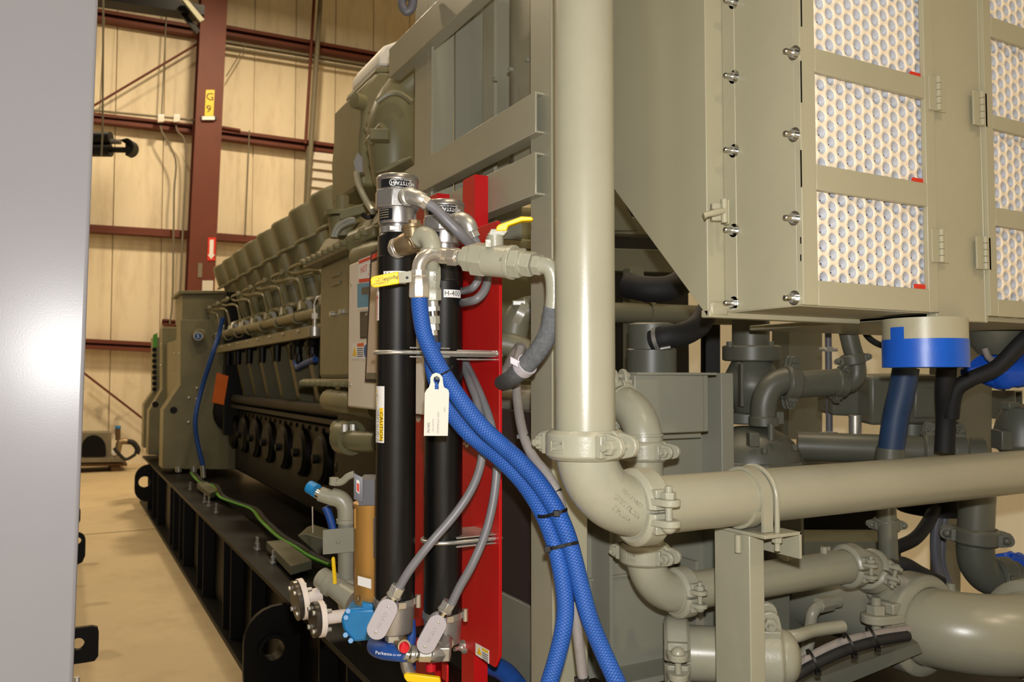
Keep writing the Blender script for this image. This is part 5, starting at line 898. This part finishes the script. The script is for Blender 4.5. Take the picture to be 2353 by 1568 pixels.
O('blue_lead', MB().tube(DPs(((748, 1165, 2.5), (758, 1190, 2.5), (768, 1225, 2.5)), 4), .012, 10), 'blue_hose_plain', 'short blue lead behind the grey identity plate', 'lead'); O('foot_block', MB().prism([DP(x, y, 4.3) for x, y in ((683, 1232), (700, 1226), (750, 1240), (752, 1272), (730, 1276))], FW*.2), 'olive_dark', 'stepped olive foot block on the skid behind the pump', 'block', bevel=.005)
# ================================================================== air filter house, upper right
FX, FA, FB, FM, FT = 1.28, 1.437, 1.22, 1.336, 3.0281
fhs = T('filter_house', 'large olive air filter house with slanted side and screened doors', 'filter house', (2.3, 1.9, 1.67))
P('side_panel', MB().prism([V((FX, y, z)) for y, z in ((FA, 1.6421), (1.782, 1.9923), (1.817, 2.0286), (1.817, FT), (FA, FT))], (.012, 0, 0)), 'filter_paint', fhs, .002)
P('slant_floor', MB().prism([V((FX+.012, y, z)) for y, z in ((FA, 1.6421), (1.817, 2.0204), (1.817, 2.0328), (FA, 1.6569))], (1.9, 0, 0)), 'filter_paint', fhs)
P('corner_flange', box((FX, FA-.004, 1.6421), (FM, FA+.004, FT)), 'filter_paint', fhs, .002); P('corner_foot', box((FX+.004, FA-.012, 1.6421), (FM, FA, 1.6751)), 'filter_paint', fhs, .006)
P('base_tray', box((FX, FA-.01, 1.6388), (1.782, FA+.02, 1.6569)), 'filter_paint', fhs, .003)
P('module_floor', box((FM, FB, 1.6503), (1.778, FA, 1.6586)), 'filter_paint', fhs); P('module_top', box((FM, FB, FT-.01), (1.778, FA, FT)), 'filter_paint', fhs); P('rear_wall', box((FX, 1.817, 2.0204), (2.891, 1.825, FT)), 'filter_paint', fhs)
bp = P('bolted_panel', box((FM-.003, FB+.0005, 1.652), (FM+.004, FA-.004, FT)), 'filter_paint', fhs, .0015)
P('panel_fold', box((FM-.006, FA-.045, 1.6569), (FM-.002, FA-.005, FT)), 'filter_paint', fhs, .002)
P('right_bay', box((1.782, FB+.02, 1.6421), (2.891, 1.817, 1.6569)), 'filter_paint', fhs, .003); P('bay_side', box((1.782, FB+.01, 1.6421), (1.792, FA, 1.6817)), 'filter_paint', fhs, .003)
P('mullion', box((1.781, FB-.004, 1.6355), (1.969, FB+.02, FT)), 'filter_paint', fhs, .003); P('mullion_seam', box((1.963, FB-.007, 1.6355), (1.972, FB, FT)), 'filter_paint', fhs, .002)
st_ = MB().lathe((0, 0, 0), EZ, [(0, .0155), (.002, .0155), (.002, .010), (.0095, .010), (.0095, .0062), (.028, .0058), (.030, .004)], 16).mesh('panel_stud'); st_.materials.append(MATS['bright_thread'])
wsh = MB().hex((0, 0, .002), (0, 0, .0105), .0108).mesh('stud_nut'); wsh.materials.append(MATS['zinc'])
def stud(px, ys):
    for y in ys:
        q = XP(px, y, FM-.004); o = inst('panel_stud', st_, bp, Matrix.Identity(4)); o.matrix_basis = Matrix.Translation(q-wloc(bp)) @ frame((0, 0, 0), (-1, 0, 0)); o.parent = bp
        n = bpy.data.objects.new('stud_nut', wsh); COL.objects.link(n); n.parent = bp; n.matrix_basis = o.matrix_basis
stud(1687, (5, 177, 347, 530, 697)); stud(1826, (-62, 122, 310, 502, 685))
for y0, y1 in ((-40, 60), (140, 235), (345, 430), (545, 560), (585, 600)): a, b = XP(1839, y0, FM-.0045), XP(1842, y1, FM-.0045); P('seam_gap', box((FM-.004, a.y-.002, b.z), (FM-.0028, a.y+.001, a.z)), 'engine_low', fhs)
# toggle latch
la = T('toggle_latch', 'olive toggle latch on the filter house corner', 'latch', XP(1655, 515, FX+.03)); lx = FM-.02
P('hinge_plate', MB().prism([DP(x, y, 1.855) for x, y in ((1668, 462), (1677, 456), (1677, 514), (1672, 516), (1668, 508))], FW*.02), 'filter_paint', la, .002); P('barrel', MB().cyl(DP(1664, 458, 1.842), DP(1665, 512, 1.842), .0075, n=16), 'filter_paint', la); P('keeper', MB().obox(DP(1646, 475, 1.858), RT*.012, UP*.007, FW*.01), 'filter_paint', la, .002); P('keeper', MB().obox(DP(1646, 500, 1.858), RT*.012, UP*.008, FW*.01), 'filter_paint', la, .002); P('toggle', MB().tube([DP(1664, 484, 1.834), DP(1645, 488, 1.825), DP(1626, 493, 1.817), DP(1617, 496, 1.817)], [.006, .008, .006, .0075], 12), 'filter_paint', la); P('wire', MB().tube(DPs(((1627, 494, 1.817), (1622, 502, 1.817), (1618, 505, 1.817)), 4), .0015, 6), 'brass', la)
# screened doors
def door(x0, x1, wx0, wx1, rows, label, parentname='filter_door'):
    g = T(parentname, label, 'filter door', ((x0+x1)/2, FB, 1.6569), 'screened filter doors'); z0, z1 = 1.652, FT; y0, y1 = FB-.012, FB
    P('stile', box((x0, y0, z0), (wx0, y1, z1)), 'filter_paint', g, .002); P('stile', box((wx1, y0, z0), (x1, y1, z1)), 'filter_paint', g, .002)
    zs = [z0]+[q for r in rows for q in r]+[z1]
    for i in range(0, len(zs), 2): P('rail', box((wx0, y0, zs[i]), (wx1, y1, zs[i+1])), 'filter_paint', g, .0015)
    P('edge_strip', box((x0-.004, y0-.004, z0), (x0+.004, y1, z1)), 'filter_paint', g, .001); P('back_liner', box((wx0-.03, FB+.10, z0), (wx1+.03, FB+.11, z1)), 'foam_slit', g)
    for k, (r0, r1) in enumerate(rows):
        a = .0345; cw = a*.866; R = .0134; mb = MB(); yy = FB+.006; X0_, X1_ = wx0-.02, wx1+.02; n = 12; ci = 0; x = X0_
        while x < X1_:
            z = r0-.025+(a/2 if ci % 2 else 0)
            while z < r1+.03:
                hx = [V((x+a/1.732*math.cos(i*PI/3), yy, z+a/1.732*math.sin(i*PI/3))) for i in range(6)]; oo = []
                for i in range(6): oo += [hx[i], (hx[i]+hx[(i+1) % 6])/2]
                rr = R*random.uniform(.94, 1.04); co = [V((x+rr*math.cos(i*PI/6), yy+.003, z+rr*math.sin(i*PI/6))) for i in range(12)]; mid_ = [V((x+rr*1.15*math.cos(i*PI/6), yy+.0005, z+rr*1.15*math.sin(i*PI/6))) for i in range(12)]
                dp2 = [V((x+.002+rr*.30*math.cos(i*PI/6), yy+.012, z-.003+rr*.13*math.sin(i*PI/6))) for i in range(12)]
                b = len(mb.v); mb.add(oo+mid_+co+dp2, [(i, (i+1) % 12, 12+(i+1) % 12, 12+i) for i in range(12)]+[(12+i, 12+(i+1) % 12, 24+(i+1) % 12, 24+i) for i in range(12)])
                o = len(mb.f)
                mb.f += [tuple(b+q for q in (24+i, 24+(i+1) % 12, 36+(i+1) % 12, 36+i)) for i in range(12)]+[tuple(b+36+i for i in range(12))]
                for q in range(o, o+12): mb.mi[q] = 1
                mb.mi[o+12] = 2
                z += a
            x += cw; ci += 1
        f = P('foam_screen', mb, ('foam', 'foam_hole', 'foam_slit'), g, sharp=18)
        q = wx1-.035; P('red_tape', box((q, FB-.0025, r0-.004), (wx1+.01, FB+.002, r0+.012)), 'sign_red', g)
    return g
R1 = ((1.7048, 1.8965), (1.951, 2.1492), (2.1996, 2.4003), (2.4499, 2.6481)); R2 = ((1.6941, 1.8758), (1.9213, 2.1178), (2.1525, 2.3508), (2.4003, 2.5986))
door(FM, 1.778, 1.381, 1.743, R1, 'left screened filter door with three white perforated foam windows'); door(1.972, 2.445, 2.006, 2.395, R2, 'right screened filter door cut by the picture edge')
for i, (px, y0, y1, lb) in enumerate(((2150, 178, 256, 'upper hinge on the left filter door'), (2157, 528, 604, 'lower hinge on the left filter door'), (2250, 212, 290, 'upper hinge on the right filter door'), (2258, 545, 620, 'lower hinge on the right filter door'))):
    a, b = YP(px, y0, FB-.012), YP(px, y1, FB-.012); g = T('door_hinge', lb, 'hinge', b, 'olive door hinges'); P('leaf', box((a.x-.03, FB-.016, b.z), (a.x-.004, FB-.0115, a.z)), 'filter_paint', g, .001); P('leaf', box((a.x+.004, FB-.016, b.z), (a.x+.03, FB-.0115, a.z)), 'filter_paint', g, .001)
    n = 5; h = (a.z-b.z)/n
    for k in range(n): P('knuckle', MB().cyl((a.x, FB-.018, b.z+k*h+.0006), (a.x, FB-.018, b.z+(k+1)*h-.0006), .0065, n=14), 'filter_paint', g)
# drain spout with blue tape
dc = DP(2125, 790, 1.982); ds = T('drain_spout', 'round olive spout wrapped in blue tape under the filter house', 'spout', (dc.x, dc.y, 1.53)); r = .0938
P('spout', MB().ring((dc.x, dc.y, 0), EZ, -EY, [(1.5314, r-.004), (1.5314, r), (1.6421, r), (1.6421, r-.004)], 0, 2*PI, 48), 'filter_paint', ds); zt_ = DP(2125, 777, 1.89).z
P('tape_wrap', MB().ring((dc.x, dc.y, 0), EZ, -EY, [(1.5264, r-.002), (1.5264, r+.0012), (zt_, r+.0012), (zt_, r)], 0, 2*PI, 48), 'blue_tape', ds); vt = math.atan2(-dc.y, -dc.x)
P('tape_tab', patch_cyl(dc, r+.001, vt-.86, vt-.47, zt_-.01, zt_+.028, 8, .0008), 'blue_tape', ds); P('spout_bore', MB().lathe((dc.x, dc.y, 1.5826), EZ, [(0, r-.006), (.002, r-.006)], 40), 'engine_low', ds)
# ================================================================== plant seen behind, right of the riser pipe
def beam(q, y, dep, nm, label, cat='beam', m='olive_dark', bevel=.003): return O(nm, MB().prism([YP(a, b, y) for a, b in q], (0, dep, 0)), m, label, cat, bevel=bevel)
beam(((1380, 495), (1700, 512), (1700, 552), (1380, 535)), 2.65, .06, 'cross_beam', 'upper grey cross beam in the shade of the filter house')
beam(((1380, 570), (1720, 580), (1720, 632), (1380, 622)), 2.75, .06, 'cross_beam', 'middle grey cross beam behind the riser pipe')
beam(((1448, 615), (1480, 616), (1476, 905), (1448, 905)), 2.655, .05, 'hanger_post', 'narrow grey hanger post behind the riser pipe', 'post')
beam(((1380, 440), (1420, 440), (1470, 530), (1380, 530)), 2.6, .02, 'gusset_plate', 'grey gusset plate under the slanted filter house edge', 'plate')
a, b = YP(1330, 716, 2.62), YP(1740, 728, 2.62); xp_ = T('vent_pipe', 'grey horizontal pipe with a strap behind the riser pipe', 'pipe', a); P('pipe_body', MB().cyl(a, b, .039, n=28), 'olive_dark', xp_); P('strap', MB().ring(YP(1492, 719, 2.62), b-a, EZ, [(-.012, .039), (-.012, .046), (.012, .046), (.012, .039)], 0, 2*PI, 28), 'olive_dark', xp_)
bx_ = T('breather_canister', 'shiny grey canister with black hose behind the riser pipe', 'canister', DP(1497, 860, 2.45)); P('stand_leg', box(DP(1480, 880, 2.5), V((*DP(1515, 880, 2.52).xy, ST-.06))), 'plant_grey', bx_); P('can', MB().lathe(DP(1497, 862, 2.45), UP, [(0, .073), (.075, .073), (.078, .069), (.15, .069), (.155, .05)], 36), 'plant_grey', bx_); P('hose', MB().tube(DPs(((1500, 782, 2.40), (1530, 775, 2.38), (1570, 768, 2.40), (1605, 748, 2.45), (1625, 715, 2.5)), 6), .034, 20), 'rubber', bx_); P('clip', MB().ring(DP(1512, 779, 2.39), DP(1530, 775, 2.38)-DP(1500, 782, 2.4), UP, [(-.006, .034), (-.006, .037), (.006, .037), (.006, .034)], 0, 2*PI, 24), 'zinc', bx_); P('clip_screw', MB().cyl(DP(1517, 802, 2.36), DP(1540, 798, 2.36), .005, n=10), 'zinc', bx_)
O('ribbed_hose', MB().tube(DPs(((1440, 655, 2.9), (1490, 665, 2.85), (1540, 662, 2.85), (1580, 640, 2.9)), 6), .045, 18), 'rubber', 'dark ribbed hose in the shade under the filter house', 'hose')
O('dark_post', MB().prism([DP(x, y, 3.6) for x, y in ((1622, 740), (1655, 740), (1656, 1700), (1622, 1700))], FW*.1), 'black', 'black upright between two strips of cream wall', 'post')
beam(((1250, 400), (1580, 400), (1586, 1100), (1250, 1100)), 3.05, .05, 'added_dark_sheet', 'added near-black sheet standing in for shade far behind the riser pipe', 'sheet', 'engine_low')  # near-black sheet added to cover the cream wall and stand in for shade
# check valve on a pump bonnet
def cz(px, y, d): return DP(px, y, d)
ckv = T('swing_check_valve', 'dark grey flanged check valve standing on a domed pump bonnet', 'valve', DP(1728, 970, 2.8)); d8 = 2.8; k8 = d8/FPX
P('inlet', MB().cyl(DP(1725, 725, d8), DP(1725, 795, d8), .062, n=24), 'plant_grey', ckv); P('top_flange', MB().lathe(DP(1727, 830, d8), UP, [(0, .088), (.004, .097), (.05, .097), (.054, .085)], 28), 'plant_grey', ckv, .002)
P('valve_body', MB().lathe(DP(1727, 948, d8), UP, [(0, .055), (.03, .07), (.075, .098), (.11, .098), (.15, .078), (.175, .065)], 28), 'plant_grey', ckv); P('body_rib', MB().obox(DP(1702, 885, d8-.09), RT*.005, UP*.07, FW*.02), 'plant_grey', ckv, .002); P('bottom_flange', MB().lathe(DP(1715, 972, d8), UP, [(0, .07), (.003, .076), (.035, .076), (.038, .06)], 28), 'plant_grey', ckv, .002)
for dx, y in ((-50, 785), (-30, 832), (44, 785), (-50, 942)): P('flange_bolt', MB().hex(DP(1727+dx, y, d8-.06), DP(1727+dx, y+14, d8-.06), .012), 'plant_grey', ckv, .001)
bn = T('pump_bonnet', 'domed grey pump bonnet with bolted rim', 'pump bonnet', DP(1730, 1085, 2.75)); P('dome', MB().lathe(DP(1730, 1055, 2.75), UP, [(0, .155), (.03, .15), (.06, .13), (.085, .10), (.105, .06), (.11, 0)], 36), 'plant_grey', bn); P('rim', MB().cyl(DP(1730, 1080, 2.75), DP(1730, 1052, 2.75), .172, n=8, rot=.3), 'plant_grey', bn, .006); P('lower_case', MB().cyl(V((*DP(1730, 1150, 2.75).xy, .50)), DP(1730, 1083, 2.75), .168, n=8, rot=.3), 'plant_grey', bn, .006)
for x, y in ((1648, 1045), (1756, 1043), (1826, 1035), (1634, 975)): P('rim_bolt', MB().hex(DP(x, y, 2.6), DP(x, y-12, 2.6), .011), 'plant_grey', bn, .001)
P('boss', MB().cyl(DP(1772, 1012, 2.62), DP(1772, 975, 2.62), .011, n=14), 'plant_grey', bn); P('pad', MB().obox(DP(1730, 1010, 2.60), RT*.016, UP*.022, FW*.02), 'plant_grey', bn, .003)
# discharge pipe to the right of the valve
O('discharge_elbow', MB().tube(DPs(((1755, 965, 2.7), (1756, 925, 2.7), (1772, 890, 2.7), (1800, 876, 2.7), (1820, 874, 2.7)), 6), .043, 22), 'plant_grey', 'grey elbow beside the check valve', 'pipe elbow'); O('elbow_flange', MB().lathe(DP(1756, 970, 2.7), UP, [(-.012, .05), (.016, .05), (.02, .045)], 22).obox(DP(1790, 960, 2.68), RT*.012, UP*.02, FW*.015), 'plant_grey', 'bolted foot of the elbow beside the check valve', 'flange', bevel=.002)
dh = (DP(1925, 884, 2.72)-DP(1820, 874, 2.7)); coupling(DP(1816, 880, 2.7), dh, .045, UP, 'grey coupling behind the horizontal pipe next to the check valve', 'plant_grey'); O('discharge_pipe', MB().cyl(DP(1818, 886, 2.72), DP(1925, 878, 2.74), .044, n=24), 'plant_grey', 'short grey pipe between couplings beside the check valve', 'pipe')
coupling(DP(1930, 880, 2.74), dh, .036, UP-FW*.5, 'grey coupling with bright bolt beside the rising pipe', 'plant_grey'); O('rising_pipe', MB().tube(DPs(((1930, 885, 2.75), (1955, 880, 2.75), (1968, 862, 2.75), (1966, 830, 2.75), (1955, 790, 2.75), (1945, 745, 2.75)), 6), .030, 20), 'plant_grey', 'thin pipe rising to the filter house', 'pipe'); coupling(DP(1960, 826, 2.75), UP-RT*.2, .030, RT-FW*.2, 'small grey coupling on the thin rising pipe', 'plant_grey')
beam(((1815, 755), (1890, 755), (1890, 1010), (1810, 1010)), 2.95, .12, 'rear_column', 'dark olive column behind the discharge pipe', 'column', 'plant_grey')
vc = T('vertical_conduit', 'thin upright conduit with bright clamps behind the plant', 'conduit', DP(1904, 1000, 3.0)); P('conduit_run', MB().cyl(DP(1903, 750, 3.0), DP(1906, 1010, 3.0), .012, n=12), 'slate', vc)
for y in (803, 997): P('clamp', MB().cyl(DP(1882, y, 2.97), DP(1924, y+1, 2.97), .007, n=10).obox(DP(1905, y, 2.965), RT*.012, UP*.009, FW*.006), 'zinc', vc)
O('suction_pipe', MB().cyl(DP(1832, 1025, 2.9), DP(2260, 1042, 2.75), .05, n=26), 'plant_grey', 'grey pipe running behind the long horizontal pipe', 'pipe')
sd = DP(2260, 1042, 2.75)-DP(1832, 1025, 2.9); coupling(DP(2135, 1036, 2.79), sd, .05, UP, 'left grey coupling on the pipe behind the horizontal pipe', 'plant_grey'); coupling(DP(2200, 1038, 2.77), sd, .05, UP-RT*.3, 'right grey coupling on the pipe behind the horizontal pipe', 'plant_grey')
dl = T('blue_drain_hose', 'dull blue hose hanging below the taped spout', 'hose', DP(2045, 1050, 2.45)); P('hose_body', MB().tube(DPs(((2082, 845, 2.42), (2072, 900, 2.43), (2058, 960, 2.44), (2046, 1045, 2.45)), 6), .037, 22), 'dull_blue', dl); P('stub', MB().cyl(DP(2046, 1030, 2.45), DP(2043, 1090, 2.45), .040, n=24), 'plant_grey', dl)
O('black_drain_hose', MB().tube(DPs(((2175, 845, 2.45), (2172, 900, 2.47), (2174, 960, 2.5), (2170, 1040, 2.5)), 5), .028, 18), 'rubber', 'black hose hanging below the taped spout', 'hose')
O('power_cable', MB().tube(DPs(((2400, 740, 2.4), (2345, 790, 2.4), (2290, 845, 2.42), (2230, 872, 2.44), (2195, 900, 2.46), (2185, 960, 2.48)), 6), .023, 18), 'rubber', 'thick black cable sweeping in from the right edge', 'cable'); O('slack_cable', MB().tube(DPs(((1980, 750, 2.9), (1995, 775, 2.9), (2020, 792, 2.9), (2050, 798, 2.9)), 5), .011, 12), 'rubber', 'thin black cable drooping left of the taped spout', 'cable')
ac = T('valve_actuator', 'dark grey motor actuator behind the blue drain hose', 'actuator', DP(2080, 980, 3.0))
P('gear_case', MB().prism([DP(x, y, 2.95) for x, y in ((1912, 896), (2020, 892), (2020, 960), (1912, 955))], FW*.15), 'plant_grey', ac, .01); P('motor_case', MB().prism([DP(x, y, 2.85) for x, y in ((2000, 865), (2160, 862), (2160, 975), (2000, 978))], FW*.2), 'plant_grey', ac, .012); P('side_cover', MB().prism([DP(x, y, 2.84) for x, y in ((2102, 892), (2157, 893), (2155, 962), (2100, 963))], FW*.05), 'plant_grey', ac, .008); P('cable_gland', MB().hex(DP(2005, 865, 2.9), DP(2006, 885, 2.9), .02), 'plant_grey', ac, .001); P('stem', MB().cyl(DP(1965, 955, 2.9), DP(1965, 1005, 2.9), .022, n=14), 'zinc', ac); P('lower_case', MB().lathe(DP(2095, 1005, 2.9), UP, [(0, .05), (.01, .06), (.05, .06)], 20), 'plant_grey', ac)
beam(((2190, 735), (2280, 735), (2280, 1050), (2185, 1050)), 2.05, .1, 'rear_column', 'olive column behind the right filter door', 'column', 'plant_grey'); O('column_bracket', ctube(YP(2276, 900, 2.1).x, YP(2294, 900, 2.1).x, 2.0, 2.15, YP(2276, 965, 2.05).z, YP(2276, 898, 2.05).z, .006), 'plant_grey', 'small hollow bracket on the olive column behind the right door', 'bracket')
def blob(c, rx, ry, rz, seed, label, nm='plastic_bag'):
    rnd = random.Random(seed); me = MB(); n, m = 22, 14; vs = []; ph = [rnd.uniform(0, 6.28) for _ in range(8)]
    for i in range(m+1):
        t = PI*i/m
        for j in range(n):
            a = 2*PI*j/n; f = 1+.10*math.sin(3*a+ph[0]+2*t)+.08*math.sin(7*a+ph[1])*math.sin(t)+.07*math.sin(5*t+ph[2]+a)+.05*math.sin(11*a+4*t+ph[3]); vs.append(c+RT*rx*f*math.sin(t)*math.cos(a)+FW*ry*f*math.sin(t)*math.sin(a)+UP*rz*f*math.cos(t))
    fs = [(i*n+j, i*n+(j+1) % n, (i+1)*n+(j+1) % n, (i+1)*n+j) for i in range(m) for j in range(n)]
    return O(nm, me.add(vs, fs), 'blue_bag', label, 'plastic bag', sharp=70)
blob(DP(2310, 850, 2.55), .115, .06, .055, 3, 'crumpled blue plastic wrap under the right filter door'); blob(DP(2320, 1305, 2.7), .09, .05, .045, 5, 'crumpled blue plastic wrap low at the right edge'); O('wrap_strip', MB().prism([DP(x, y, 2.5) for x, y in ((2200, 868), (2290, 828), (2300, 850), (2215, 880))], FW*.004), 'blue_bag', 'torn strip of blue plastic film', 'plastic film')
O('white_wire', MB().tube(DPs(((2262, 800, 2.45), (2272, 822, 2.45), (2285, 830, 2.45)), 4), .010, 10), 'pale_conduit', 'short pale hose end on the blue plastic wrap', 'hose'); O('bay_drain', MB().lathe(DP(2290, 815, 2.5), UP, [(0, .05), (.03, .075), (.07, .085)], 24), 'plant_grey', 'grey funnel under the right filter door', 'funnel')
rvb = T('relief_valve', 'lumpy grey valve casting at the right edge above the horizontal pipe', 'valve', DP(2340, 1040, 2.6)); P('casting', MB().lathe(DP(2350, 1045, 2.6), UP, [(0, .06), (.03, .085), (.08, .08), (.12, .07), (.15, .055), (.16, 0)], 12), 'plant_grey', rvb, .004); P('lug', MB().obox(DP(2302, 1010, 2.55), RT*.018, UP*.03, FW*.03), 'plant_grey', rvb, .004); P('cap', MB().hex(DP(2320, 940, 2.6), DP(2320, 925, 2.6), .03), 'plant_grey', rvb, .002)
# below the horizontal pipe
O('down_pipe', MB().cyl(DP(2246, 1130, 2.6), DP(2240, 1260, 2.6), .053, n=28), 'plant_grey', 'grey pipe dropping below the horizontal pipe at right', 'pipe'); coupling(DP(2243, 1232, 2.6), UP+RT*.05, .053, RT-FW*.5-UP*.2, 'grey coupling tilted on the dropping pipe at right', 'plant_grey'); O('down_elbow', MB().tube(DPs(((2240, 1255, 2.6), (2246, 1295, 2.6), (2270, 1325, 2.6), (2310, 1335, 2.6), (2345, 1330, 2.6)), 6), .055, 26), 'plant_grey', 'grey elbow below the tilted coupling at right', 'pipe elbow'); coupling(DP(2305, 1335, 2.6), RT, .055, UP*-.1-FW, 'grey coupling after the elbow at right', 'plant_grey')
O('tee_riser', MB().cyl(DP(2035, 1120, 2.4), DP(2042, 1290, 2.3), .026, n=20), 'plant_grey', 'thin grey riser above the angled fitting', 'pipe'); coupling(DP(2037, 1206, 2.36), UP, .028, RT-FW*.15, 'small grey coupling on the thin riser', 'plant_grey')
for i, (pts, r, m, lb) in enumerate(((((2150, 1165, 2.9), (2130, 1205, 2.85), (2100, 1240, 2.8), (2050, 1262, 2.75)), .022, 'rubber', 'black hose curving down below the horizontal pipe'), (((2160, 1165, 2.9), (2150, 1220, 2.9), (2150, 1280, 2.9), (2165, 1345, 2.9)), .017, 'slate', 'left grey conduit hanging below the horizontal pipe'), (((2175, 1165, 2.9), (2168, 1220, 2.9), (2165, 1290, 2.9), (2185, 1350, 2.9)), .014, 'slate', 'right grey conduit hanging below the horizontal pipe'), (((2020, 1310, 2.7), (2070, 1300, 2.7), (2110, 1320, 2.7), (2160, 1345, 2.7)), .03, 'rubber', 'black hose lying behind the fat header'))): O('plant_hose', MB().tube(DPs(pts, 6), r, 14), m, lb, 'hose')
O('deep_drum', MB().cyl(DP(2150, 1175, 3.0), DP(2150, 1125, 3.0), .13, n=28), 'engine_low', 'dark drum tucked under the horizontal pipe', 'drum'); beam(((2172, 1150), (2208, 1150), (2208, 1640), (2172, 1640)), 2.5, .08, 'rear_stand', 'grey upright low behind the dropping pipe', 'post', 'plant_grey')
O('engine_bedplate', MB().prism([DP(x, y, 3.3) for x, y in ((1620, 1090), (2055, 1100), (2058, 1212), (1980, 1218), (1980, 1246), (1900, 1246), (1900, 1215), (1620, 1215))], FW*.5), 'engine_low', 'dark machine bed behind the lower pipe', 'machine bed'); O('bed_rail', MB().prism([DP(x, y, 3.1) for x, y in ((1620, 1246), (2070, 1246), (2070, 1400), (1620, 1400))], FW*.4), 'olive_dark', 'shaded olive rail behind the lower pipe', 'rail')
O('tank_bracket', MB().prism([DP(x, y, 2.25) for x, y in ((1752, 1368), (1815, 1360), (1815, 1455), (1752, 1462))], FW*.02), 'plant_grey', 'grey bracket plate just right of the support post', 'bracket', bevel=.002); O('sensor_tube', MB().tube(DPs(((1790, 1465, 2.0), (1830, 1462, 2.0), (1870, 1450, 2.05), (1935, 1440, 2.1)), 5), .016, 14), 'olive_cast', 'short horizontal tube near the bent drain pipe', 'tube')
O('skid_crossrail', MB().prism([DP(x, y, 2.15) for x, y in ((1760, 1600), (2110, 1478), (2120, 1500), (1880, 1600))], FW*.12), 'plant_grey', 'grey rail running under the cable bundle at lower right', 'rail'); O('black_trunk_cable', MB().tube(DPs(((1780, 1585, 1.90), (1850, 1540, 1.93), (1930, 1500, 1.97), (2010, 1475, 2.02), (2085, 1462, 2.08)), 6), .0125, 16), 'rubber', 'black trunk cable in the bundle at lower right', 'cable'); O('bundle_conduit', MB().tube(DPs(((1790, 1568, 1.93), (1850, 1520, 1.96), (1930, 1480, 2.0), (2010, 1460, 2.05), (2085, 1448, 2.1)), 6), .0125, 16), 'pale_conduit', 'pale conduit in the bundle at lower right', 'conduit')
for i, (x, y, d) in enumerate(((1868, 1520, 1.92), (1952, 1482, 1.96), (2005, 1466, 2.0))): O('cable_tie', MB().ring(DP(x, y, d+.015), RT*.9+UP*.35, UP, [(-.003, .026), (-.003, .0285), (.003, .0285), (.003, .026)], 0, 2*PI, 20).obox(DP(x+12, y+26, d), RT*.006, UP*.006, FW*.005), 'black', ('left', 'middle', 'right')[i]+' cable tie on the cable bundle at lower right', 'cable tie', 'cable ties')
# pipes in the gap between red stand and upright
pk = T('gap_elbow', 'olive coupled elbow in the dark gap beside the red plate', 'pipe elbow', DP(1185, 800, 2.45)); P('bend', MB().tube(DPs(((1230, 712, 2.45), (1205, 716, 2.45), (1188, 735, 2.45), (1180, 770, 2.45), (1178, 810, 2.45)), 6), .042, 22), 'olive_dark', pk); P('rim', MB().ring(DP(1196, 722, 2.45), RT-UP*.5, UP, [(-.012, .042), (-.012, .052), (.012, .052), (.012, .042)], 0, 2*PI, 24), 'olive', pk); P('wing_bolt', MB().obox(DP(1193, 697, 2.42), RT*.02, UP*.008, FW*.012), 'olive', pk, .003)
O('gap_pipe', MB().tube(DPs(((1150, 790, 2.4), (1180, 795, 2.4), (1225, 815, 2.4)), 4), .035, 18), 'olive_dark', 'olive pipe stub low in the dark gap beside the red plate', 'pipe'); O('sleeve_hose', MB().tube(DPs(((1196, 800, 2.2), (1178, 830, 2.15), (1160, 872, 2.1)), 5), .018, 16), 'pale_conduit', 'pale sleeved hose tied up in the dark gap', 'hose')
for i, (pts, r, lb) in enumerate(((((1120, 1525, 2.2), (1160, 1545, 2.15), (1190, 1580, 2.1)), .026, 'dull blue hose emerging below the red plate'), (((1130, 1505, 2.4), (1180, 1525, 2.4), (1220, 1550, 2.4)), .012, 'thin black cable below the red plate'))): O('low_hose', MB().tube(DPs(pts, 6), r, 16), ('blue_hose_plain', 'rubber')[i], lb, 'hose')
